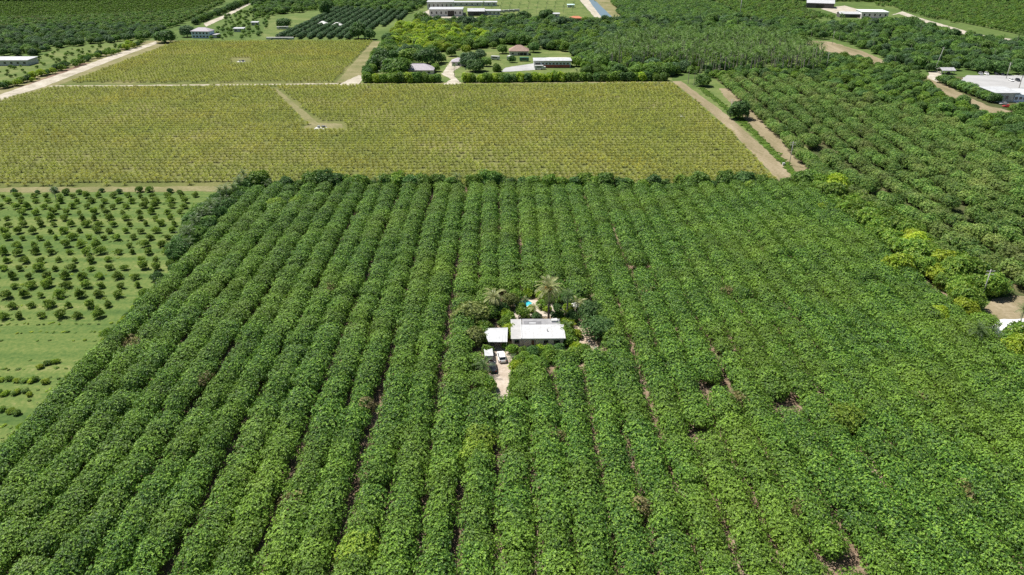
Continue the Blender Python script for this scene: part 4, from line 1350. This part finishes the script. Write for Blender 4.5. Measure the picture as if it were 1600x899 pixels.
for px, py, lab in ((505, 41, 'white tent standing among the dark planted rows'), (527, 43, 'smaller white tent beside the dark planted rows')):
    x, y, _ = P(px, py)
    o = thing('field_tent', lab, 'tent', (x, y, 0))
    mb = MB(); mb.hip(-5, 5, -4, 4, 2.6, 2.6, .4, .12); mb.build('canopy', W_PAINT, o)
    for sx in (-4.6, 4.6):
        for sy in (-3.6, 3.6):
            B(o, 'pole', STEEL, (sx - .06, sx + .06, sy - .06, sy + .06, 0, 2.5))
box_vehicle('white_trailer', 'long low white trailer at the corner of the far yellow field', 438, 62.5, 2.6, 26, 2.4, 0)
box_vehicle('white_trailer', 'white trailer standing on the meadow near the dark lone tree', 442, 46, 2.5, 12, 2.8, R(15))

# top centre: modern white farm buildings and sheds
flat_building('packing_house', 'modern white packing house with a dark doorway at the top', 697, 26, 40, 22, 8, wins=7, opening=(2, 10))
flat_building('packing_house_upper', 'white flat-roofed block behind the packing house', 688, 15, 34, 18, 9, wins=6)
gable_barn('open_barn', 'white-roofed open barn with a dark front right of the packing house', 744, 25, 20, 12, 5, 3, W_ROOF)
flat_building('white_hall', 'white hall right of the open barn at the top', 769, 24, 20, 12, 5, wins=4)
flat_building('long_white_shed', 'long white shed behind the packing house at the top', 742, 10, 60, 12, 5, wins=8)
for i, (px, py) in enumerate(((723, 24), (783, 20), (791, 19.5), (799, 19), (807, 18.5))):
    box_vehicle('parked_van', ['white van parked between the packing house and the open barn', 'white van at the left of the row above the white hall', 'second white van of the row above the white hall', 'third white van of the row above the white hall', 'white van at the right of the row above the white hall'][i], px, py, 2.3, 8, 3.0, R(8), cat='van')
hip_house('orange_roofed_hut', 'small hut with an orange-red roof near the canal', 900, 33, 14, 8, 2.8, 2.0, TERRACOTTA, REDWALL, 2)
flat_building('grey_hut', 'small pale hut on the lawn left of the orange-roofed hut', 869, 27, 8, 8, 3.5, wins=1)
flat_building('pale_hut', 'small turquoise-white hut at the lawn edge near the canal', 892, 12, 9, 6, 3.2, plain('turquoise_roof', (.5, .7, .68), .6), wins=1)
sheet('farm_lawn', pxpoly((655, 30), (905, 42), (930, 36), (900, -6), (660, -6)), M_LAWN, 0.03)
sheet('farm_yard', pxpoly((640, 48), (660, 20), (680, 12), (725, 27), (775, 28), (775, 33), (680, 34)), M_MARL, 0.06)
sheet('canal_road', pxpoly((900, -6), (915, -6), (950, 36), (936, 35)), M_MARL, 0.06)
cw, nt, b = mat_nodes('canal_water')
b.inputs['Base Color'].default_value = (0.10, 0.17, 0.24, 1); b.inputs['Roughness'].default_value = 0.05
sheet('canal_bank', pxpoly((916, -8), (948, -8), (985, 36), (948, 38)), M_VERGE, 0.04)
sheet('canal', pxpoly((918, -4), (931, 2), (962, 32), (946, 35), (925, 8)), cw, 0.09, 0.3, 5)
for r in range(4):
    for c in range(11):
        px, py = 752 + c * 14 + r * 2, 27 - r * 6.5
        if py < 24 and not (px > 860 and py > 22):
            K_ROYAL.one('lawn_palm', 'palm in the spaced grid on the farm lawn at the top', 'palm', P(px, py), 'palms on the farm lawn', None, random.uniform(0.65, .9))

# right: yard, hedge, white building
sheet('brown_yard', pxpoly((1440, 118), (1470, 120), (1490, 140), (1540, 165), (1600, 178), (1600, 192), (1540, 178), (1480, 152), (1450, 138)), M_DIRT, 0.05, 1.0)
sheet('parking_yard', pxpoly((1500, 126), (1512, 118), (1640, 118), (1640, 175), (1600, 165), (1555, 150)), M_PAVE, 0.06, 0.6)
for i in range(10):
    x, y, _ = P(1472 + i * 8.9, 130 + i * 3.4)
    K_DARK.one('round_hedge_tree', 'clipped dark round tree in the hedge beside the parking yard', 'tree', (x, y, 0), 'hedge trees by the parking yard', None, (0.85, .85, .72)) if i % 2 else K_BIG.one('round_hedge_tree', 'clipped dark round tree in the hedge beside the parking yard', 'tree', (x, y, 0), 'hedge trees by the parking yard', None, (0.9, .9, .7))
flat_building('white_store', 'white flat-roofed store beside the parking yard at the right edge', 1571, 160, 15, 16, 5.5, wins=3)
flat_building('glazed_store', 'pale glazed building at the right edge beside the white store', 1603, 160, 16, 14, 4.5, plain('pale_grey_roof', (.55, .58, .6), .5), BLUEWALL, wins=6)
car('yard_car', 'silver car parked before the white store', P(1568, 164), R(80), PAINT_S, 'sedan', 1.1)
car('red_yard_car', 'red car parked at the edge of the brown yard', P(1573, 168), R(70), plain('red_car_paint', (.4, .04, .03), .25), 'sedan', 1.1)
for i, px in enumerate((1532, 1541, 1556, 1565, 1580, 1590)):
    car('shaded_car', ['silver car in the shade at the left of the parking yard', 'second shaded car from the left of the parking yard', 'dark car in the middle of the parking yard row', 'silver car in the middle of the parking yard row', 'dark car towards the right of the parking yard row', 'rightmost car of the parking yard row'][i], P(px, 117 + (i > 3) * 10), R(170), [PAINT_S, PAINT_W, PAINT_D][i % 3], 'suv', 1.1)
sheet('sandy_clearing', pxpoly((1450, 122), (1452, 112), (1470, 112), (1474, 122), (1462, 128)), M_MARL, 0.07, 0.6)
gable_barn('grey_gazebo', 'small grey-roofed shelter at the far end of the clipped hedge', 1481, 117, 9, 7, 2.8, 1.6, G_ROOF, 0, False, 'shelter')
sheet('bare_strip', pxpoly((1252, 62), (1300, 66), (1345, 80), (1386, 96), (1370, 102), (1330, 92), (1270, 74)), M_DIRT, 0.05, 1.2)

for px, py, s, kt, lab in ((1596, 182, 1.0, K_BIG, 'green tree in front of the glazed building at the right edge'), (1583, 176, .6, K_BIG, 'small green tree before the white store'), (1592, 138, 1.15, K_ROYAL, 'palm between the parked cars and the store'), (1604, 134, 1.2, K_ROYAL, 'palm at the right edge of the parking yard'),
                           (1560, 116, 1.1, K_DARK, 'large dark tree shading the parking yard'), (1535, 114, 1.1, K_DARK, 'dark tree shading the left of the parking yard'), (1590, 116, 1.1, K_DARK, 'dark tree shading the right of the parking yard')):
    kt.one('yard_tree', lab, 'tree', P(px, py), None, None, s)
for px, py, s, kt, lab in ((760, 104, .8, K_BIG, 'tree on the compound lawn left of the yard drive'), (776, 112, .9, K_HEDGE, 'bushy tree at the corner of the yard drive'), (690, 98, .8, K_BIG, 'tree behind the white compound drive'), (705, 88, .9, K_BIG, 'tree at the back of the compound lawn'),
                           (800, 98, .6, K_DARK, 'small dark tree beside the white trailer'), (680, 112, .7, K_BRIGHTBIG, 'bright tree right of the grey hip-roofed house'), (900, 104, .9, K_BRIGHTBIG, 'bright tree at the right end of the red-walled hall'), (785, 84, .9, K_BIG, 'tree left of the brown-roofed house'),
                           (833, 82, 1.0, K_DARK, 'dark tree right of the brown-roofed house'), (728, 84, .9, K_LIMEBIG, 'yellow-lime tree behind the compound lawn'), (630, 108, .9, K_BIG, 'tree at the left gable of the grey hip-roofed house')):
    kt.one('lawn_tree', lab, 'tree', P(px, py), None, None, s)
# far right: white barns and sandy yard
sheet('barn_yard', pxpoly((1282, 14), (1320, 9), (1352, 18), (1390, 30), (1350, 30), (1318, 25)), M_MARL, 0.06)
sheet('barn_road', pxpoly((1392, 24), (1405, 22), (1436, 33), (1475, 45), (1520, 60), (1600, 68), (1600, 64), (1528, 54), (1440, 29), (1410, 18)), M_MARL, 0.055)
sheet('far_bare_ground', pxpoly((1112, 12), (1122, 8), (1160, 24), (1182, 26), (1180, 33), (1150, 32)), M_MARL, 0.05)
gable_barn('white_barn', 'large white-roofed barn with a dark end wall at the top right', 1281, 13, 34, 26, 6, 3.5, W_ROOF, R(-20))
gable_barn('low_barn', 'low barn with a dark red wall in front of the sandy yard', 1335, 28, 34, 14, 4, 2, W_ROOF, R(-8))
flat_building('pale_green_barn', 'pale square building right of the sandy yard at the top right', 1366, 29, 30, 24, 7, plain('pale_green_roof', (.66, .74, .68), .5), wins=5, rz=R(-8))


def pole(name, label, px, py, h, r=.16, arm=2.4, mat=None, lean=0.0):
    x, y, _ = P(px, py)
    o = thing(name, label, 'pole', (x, y, 0))
    o.rotation_euler = (0, lean, 0)
    mb = MB(); mb.tube([(0, 0, -.3), (0, 0, h)], [r, r * .65], 8); mb.build('shaft', mat or CONCRETE, o, smooth=True)
    for z in (h - .5, h - 1.5):
        a = B(o, 'crossarm', mat or CONCRETE, (-arm / 2, arm / 2, -.06 - r, -r * .5, z - .07, z + .07))
        for s in (-1, 0, 1):
            mb = MB(); mb.tube([(s * arm * .45, -r * .5 - .05, z + .07), (s * arm * .45, -r * .5 - .05, z + .3)], [.06, .05], 6); mb.build('insulator', W_PAINT, a)
    return o


pole('utility_pole', 'grey utility pole between the strip of trees and the right grove', 1533, 468, 9.5)
pole('utility_pole', 'grey utility pole at the near end of the right dirt track', 1233, 259, 11)
pole('utility_pole', 'grey utility pole beside the dark tree on the right track', 1140, 186, 11)
pole('utility_pole', 'utility pole at the bare strip in the right woodland', 1300, 70, 12)
pole('utility_pole', 'utility pole rising from the woodland below the bare strip', 1290, 112, 14)
pole('utility_pole', 'leaning utility pole at the sandy clearing by the clipped hedge', 1459, 113, 18, .22, lean=R(9))
pole('utility_pole', 'pale pole standing in the parking yard', 1572, 123, 11, .25)
pole('transmission_pole', 'tall pale transmission pole on the bare ground at the top', 1155, 31, 30, .5, 7)
K_DARK.one('track_side_tree', 'dark round tree standing by the right dirt track', 'tree', P(1153, 186), None, .3, (1.25, 1.2, 1.2))
K_BIG.one('track_end_tree', 'green tree at the far end of the right dirt track', 'tree', P(1098, 135), None, .3, (1.1, 1.1, 1.0))
K_ROYAL.one('track_end_palm', 'palm at the far end of the right dirt track', 'palm', P(1084, 134), None, .3, .9)
K_ROYAL.one('track_end_palm', 'taller palm beside the tree at the end of the track', 'palm', P(1075, 131), None, 1.3, 1.0)
x, y, _ = P(505, 200)


def pump(name, label, px, py, size=1.0):
    x, y, _ = P(px, py)
    o = thing(name, label, 'pump', (x, y, 0.05), 0, None, size)
    B(o, 'slab', W_PAINT, (-3.6, 2.5, -2.2, 2.0, 0, .2))
    B(o, 'engine', DARKGREY, (0, 1.7, -.6, .6, .2, 1.5), bevel=.08)
    mb = MB(); mb.tube([(1.9, 0, .2), (1.9, 0, 1.0), (1.9, 1.2, 1.2), (1.9, 3, .3)], [.14, .14, .14, .14], 8); mb.build('pipe', STEEL, o)
    mb = MB(); mb.tube([(-1.6, 0, .2), (-1.6, 0, 1.5)], [.7, .7], 14); mb.build('tank', STEEL, o)


pump('irrigation_pump', 'irrigation pump on a white slab at the end of the grass strip', 503, 201)
pump('irrigation_pump', 'irrigation pump on a pale slab in the far yellow field', 378, 97)
pump('irrigation_pump', 'small pump unit among the plants near the right track', 1065, 182, .5)
x, y, _ = P(1224, 259)
o = thing('white_marker', 'small white box beside the utility pole on the right track', 'box', (x, y, 0))
B(o, 'case', W_PAINT, (-.5, .5, -.4, .4, 0, 1.2), bevel=.05); B(o, 'lid', W_ROOF, (-.55, .55, -.45, .45, 1.21, 1.28))

# ------------------------------------------------------------------ woods and far groves
YARDS = [pxpoly((590, 130), (1050, 128), (1000, 108), (895, 108), (895, 82), (830, 82), (830, 72), (792, 72), (760, 84), (700, 84), (690, 95), (610, 95)),
         pxpoly((640, 50), (660, 36), (780, 34), (905, 40), (930, 38), (960, 36), (985, 34), (985, -10), (640, -10)), pxpoly((885, 36), (915, 38), (915, 28), (885, 26))]
A = pxpoly((592, 96), (640, 92), (700, 80), (790, 76), (880, 80), (905, 104), (1000, 112), (1068, 126), (1068, 100), (1000, 62), (1000, 30), (900, 34), (760, 30), (640, 40), (602, 62))
pts = area_points(A, 7.6, .4, YARDS, 3)
q = to_px(pts)
wh = []
for a, b_, _ in q:
    t = random.random()
    if 615 < a < 715 and 44 < b_ < 84:
        wh.append(3 if t < .7 else 4)
    elif 715 < a < 760 and 55 < b_ < 80:
        wh.append(3 if t < .5 else 0)
    elif a > 930:
        wh.append([0, 1, 4, 2, 5][int(t * 5)])
    else:
        wh.append([0, 0, 1, 2, 4, 1][int(t * 6)])
KW = [K_BIG, K_DARK, K_BLUE, K_LIMEBIG, K_BRIGHTBIG, K_ROYAL]
plant_out('woodland_tree', 'leafy tree in the woodland behind the house compound', 'tree', 'woodland trees behind the compound',
          'woodland', 'woodland behind the house compound', KW, pts, np.array([random.uniform(.5, 1.0) * random.choice((1, 1, 1.25)) for _ in pts]), 150, wh)
# royal palm grove
pg = pxpoly((930, 106), (1010, 112), (1060, 112), (1108, 124), (1180, 116), (1268, 120), (1290, 95), (1200, 70), (1000, 66), (935, 84))
pts = area_points(pg, 8.2, .42, (), 5)
plant_out('royal_palm', 'tall royal palm with grey trunk in the palm grove right of centre', 'palm', 'royal palms of the grove', 'royal_palm_grove', 'further tall palms of the grove', [K_ROYAL], pts, np.array([random.uniform(1.0, 1.7) for _ in pts]), 220)
pts = area_points(pg, 10, .4, (), 6)
plant_out('grove_understorey_tree', 'low leafy tree between the royal palms', 'tree', 'understorey among the royal palms', 'understorey', 'understorey among the palms', [K_BIG, K_BRIGHTBIG, K_DARK], pts, np.array([random.uniform(.4, .65) for _ in pts]), 120)
# belt of green woods right of the grove
Bz = WOODB
pts = area_points(Bz, 7.4, .4, [yard], 8)
plant_out('belt_tree', 'bright green tree in the wild belt beyond the right grove', 'tree', 'wild belt beyond the right grove', 'wild_belt', 'wild belt of green trees beyond the right grove', [K_BRIGHTBIG, K_BIG, K_BIG, K_DARK], pts, np.array([random.uniform(.5, .85) for _ in pts]), 160)
# darker woods with palms further right
Cz = pxpoly((1000, 66), (1100, 64), (1240, 66), (1262, 74), (1330, 96), (1372, 104), (1400, 104), (1445, 116), (1500, 112), (1700, 114), (1700, 66), (1520, 60), (1420, 36), (1300, 40), (1180, 34), (1000, 34))
bare = pxpoly((1248, 60), (1300, 62), (1345, 76), (1392, 96), (1372, 106), (1325, 96), (1262, 78))
pts = area_points(Cz, 8.4, .42, [bare, pxpoly((1392, 20), (1600, 60), (1600, 72), (1500, 62), (1392, 30))], 9)
plant_out('dark_wood_tree', 'dark tree in the woods above the parking yard', 'tree', 'woods above the parking yard', 'dark_wood', 'dark woods and palms above the parking yard', [K_DARK, K_BIG, K_BLUE, K_ROYAL, K_DARK, K_BIG], pts, np.array([random.uniform(.45, .95) * random.choice((1, 1, 1.3)) for _ in pts]), 160)


def far_rows(name, label, poly, kits, dx, dy, sc, seed, jit=.8, keep=0, ex=()):
    xs = [p_[0] for p_ in poly]; ys = [p_[1] for p_ in poly]
    g = np.random.default_rng(seed)
    X, Y = np.meshgrid(np.arange(min(xs), max(xs), dx), np.arange(min(ys), max(ys), dy))
    p_ = np.stack([X.ravel(), Y.ravel()], 1) + g.uniform(-jit, jit, (X.size, 2))
    m_ = inpoly(p_, poly)
    for e in ex:
        m_ &= ~inpoly(p_, e)
    p_ = p_[m_]
    n_ = len(p_)
    stuff(name, label, 'trees', kits, np.column_stack([p_, np.zeros(n_)]), g.uniform(0, 6, n_), g.uniform(sc[0], sc[1], n_))


far_rows('far_orchard', 'dark green orchard rows right of the canal at the top', pxpoly((975, 36), (1120, 34), (1170, 34), (1110, 4), (1080, -12), (945, -12)), [K_FARTREE, K_FARTREE, K_FARDARK], 9, 5, (.9, 1.2), 11)
far_rows('far_mixed_groves', 'pale green groves at the top right beyond the white barns', pxpoly((1185, 36), (1285, 30), (1400, 36), (1520, 58), (1700, 64), (1700, -14), (1420, -14), (1390, 8), (1180, 4), (1120, 4)), [K_FARTREE, K_FARBRIGHT, K_FARMANGO, K_FARTREE], 11, 6.5, (.7, 1.0), 12, 1.2, ex=[pxpoly((1255, 16), (1265, 0), (1330, 2), (1400, 14), (1440, 26), (1600, 58), (1600, 70), (1392, 34), (1318, 34))])
far_rows('far_treeline', 'dark hazy treeline along the top right', pxpoly((1090, 2), (1700, 6), (1700, -8), (1090, -8)), [K_DARK, K_BIG], 11, 9, (.7, 1.0), 13, 2)
far_rows('dark_rows', 'dark blue-green planted rows beyond the far yellow field', pxpoly((428, 62), (545, 62), (640, 26), (632, 18), (520, 14)), [K_FARBLUE], 9.5, 4.2, (.7, .95), 14, .5)
far_rows('upper_wood', 'green wood at the top left of the packing house', pxpoly((395, 6), (400, 28), (520, 14), (640, 22), (668, 8), (668, -12), (395, -12)), [K_BIG, K_FARTREE, K_FARBRIGHT, K_DARK], 9, 8, (.7, 1.0), 15, 3)
far_rows('shrubby_ground', 'scattered shrubs on the grass right of the blue house', pxpoly((330, 62), (405, 62), (425, 30), (400, 12), (352, 28)), [K_FARBRIGHT, K_FARTREE], 11, 11, (.4, .75), 16, 4)
far_rows('left_nursery', 'light green nursery rows at the top left', pxpoly((-60, 32), (180, 26), (300, 18), (352, 4), (352, -12), (-60, -12)), [K_FARBRIGHT], 9, 5, (.42, .6), 17, .5)
sheet('left_nursery_floor', pxpoly((-60, 32), (180, 26), (300, 18), (352, 4), (352, -12), (-60, -12)), M_LAWN, 0.03)
far_rows('top_left_treeline', 'dark treeline at the top left edge', pxpoly((-60, 4), (165, 3), (165, -4), (-60, -4)), [K_DARK], 10, 8, (.8, 1.1), 31, 2)
far_rows('left_scrub', 'brownish green grove at the upper left', pxpoly((-60, 48), (130, 42), (260, 46), (300, 32), (352, 4), (300, 18), (180, 26), (-60, 32)), [K_FARMANGO, K_FARTREE], 7.5, 6.5, (.7, 1.05), 18, 1.2)
pts = area_points(pxpoly((-60, 108), (0, 96), (50, 88), (90, 76), (170, 68), (240, 62), (262, 46), (130, 43), (-60, 49)), 8, .4, [pxpoly((-20, 106), (40, 106), (44, 88), (-20, 88))], 19)
plant_out('roadside_wood_tree', 'dark tree in the wood beyond the shrubs left of the road', 'tree', 'wood left of the road', 'roadside_wood', 'dark wood left of the road', [K_DARK, K_BLUE, K_BIG, K_DARK], pts, np.array([random.uniform(.5, .8) for _ in pts]), 150)
sheet('rough_pasture', pxpoly((-60, 150), (0, 134), (120, 98), (215, 70), (170, 69), (90, 78), (50, 92), (-60, 112)), M_LAWN, 0.035)
for i in range(46):
    t = i / 45
    px, py = 2 + 222 * t, 142 - 72 * t
    kt = [K_SHRUBLIME, K_SHRUB, K_SHRUBDARK, K_SHRUB][random.randrange(4)]
    kt.one('roadside_bush', 'bush in the hedge between the pasture and the left road', 'bush', P(px + random.uniform(-4, 4), py + random.uniform(-4, 1)), 'hedge along the left road', None, random.uniform(1.2, 2.2))
pts = area_points(pxpoly((0, 130), (120, 96), (200, 72), (170, 70), (90, 80), (0, 112)), 11, .45, (), 21)
for p_ in pts:
    K_SHRUB.one('pasture_bush', 'low bush in the rough pasture left of the road', 'bush', tuple(p_), 'bushes in the rough pasture', None, random.uniform(.5, 1.1))
K_DARK.one('road_end_tree', 'big round dark tree where the left road passes the yellow field', 'tree', P(258, 67), None, 0, (2.0, 1.6, 1.35))
K_BLUE.one('road_house_tree', 'blue-green tree left of the pale blue house', 'tree', P(293, 58), None, 0, (1.3, 1.3, 1.3))
K_DARK.one('meadow_tree', 'lone dark tree on the meadow left of the dark rows', 'tree', P(444, 44), None, 0, (1.5, 1.5, 1.2))
K_DARK.one('corner_field_tree', 'big dark tree at the far right corner of the yellow field', 'tree', P(560, 61), None, 0, (1.7, 1.5, 1.7))
K_DARK.one('corner_field_tree', 'second dark tree right of the far field corner', 'tree', P(578, 62), None, 1, (1.2, 1.2, 1.2))
K_DARK.one('tall_dark_tree', 'tall dark tree behind the dark planted rows', 'tree', P(508, 24), None, 1, (1.3, 1.3, 2.0))
K_BIG.one('farmyard_tree', 'round green tree left of the packing house', 'tree', P(660, 40), None, 1, (2.0, 1.8, 1.5))
K_BLUE.one('farmyard_tree', 'blue-green tree below the open barn', 'tree', P(735, 46), None, 1, (1.7, 1.7, 1.6))
K_DARK.one('farm_lawn_tree', 'dark tree on the farm lawn below the palms', 'tree', P(818, 34), None, 1, (1.9, 1.7, 1.4))
K_DARK.one('farm_lawn_tree', 'spreading dark tree left of the orange-roofed hut', 'tree', P(852, 32), None, 1, (2.2, 1.7, 1.4))
K_BLUE.one('farm_lawn_tree', 'wide blue-green tree before the orange-roofed hut', 'tree', P(872, 46), None, 1, (2.6, 1.8, 1.5))
row_of([K_DARK, K_BIG], 'road_hedge_tree', 'dark tree in the hedge along the road beyond the blue house', 'tree', 'hedge along the far left road', [P(300, 40)[:2], P(345, 22)[:2], P(392, 3)[:2]], 9, (.7, 1.0), .2)
sheet('far_left_road', pxpoly((318, 37), (345, 26), (395, 2), (400, 2), (352, 28), (322, 42)), M_MARL, 0.05)
sheet('meadow', pxpoly((405, 62), (430, 60), (500, 28), (420, 24)), M_LAWN, 0.035)
far_rows('horizon_woods', 'woods and groves beyond the farms out to the horizon', [(-1500, 1180), (1500, 1180), (1700, 1700), (-1700, 1700)], [K_FARTREE, K_FARDARK, K_FARBRIGHT], 16, 14, (.9, 1.4), 30, 5)

# ------------------------------------------------------------------ weeds and rough tufts on the grass
g_ = np.random.default_rng(44)
wp = []
for y_ in np.arange(84, 172, 4.4):
    for x_ in np.arange(-150, -103, 1.1):
        if g_.random() < 0.34 + 0.3 * math.sin(y_ * 1.7):
            wp.append((x_ + g_.normal() * .4, y_ + g_.normal() * .35, 0))
for y_ in np.arange(171, 274, 6.5):
    for x_ in np.arange(-215, -110, 1.6):
        if g_.random() < 0.22:
            wp.append((x_ + g_.normal() * .6, y_ + g_.normal() * 1.1, 0))
stuff('grass_weeds', 'low weeds and rough grass tufts in lines on the left field', 'weeds', [K_SHRUB, K_SHRUBLIME], wp, g_.uniform(0, 6, len(wp)), np.column_stack([g_.uniform(.15, .4, len(wp)), g_.uniform(.15, .35, len(wp)), g_.uniform(.06, .17, len(wp))]))
wp = []
for i in range(900):
    y_ = g_.uniform(282, 480)
    wp.append((float(np.interp(y_, (282, 340, 400, 480), (125.3, 129, 132, 132))) + g_.normal() * .9, y_, 0))
stuff('track_weeds', 'low weeds on the green strip beside the right dirt track', 'weeds', [K_SHRUB], wp, g_.uniform(0, 6, len(wp)), np.column_stack([g_.uniform(.2, .6, len(wp)), g_.uniform(.3, .9, len(wp)), g_.uniform(.08, .25, len(wp))]))
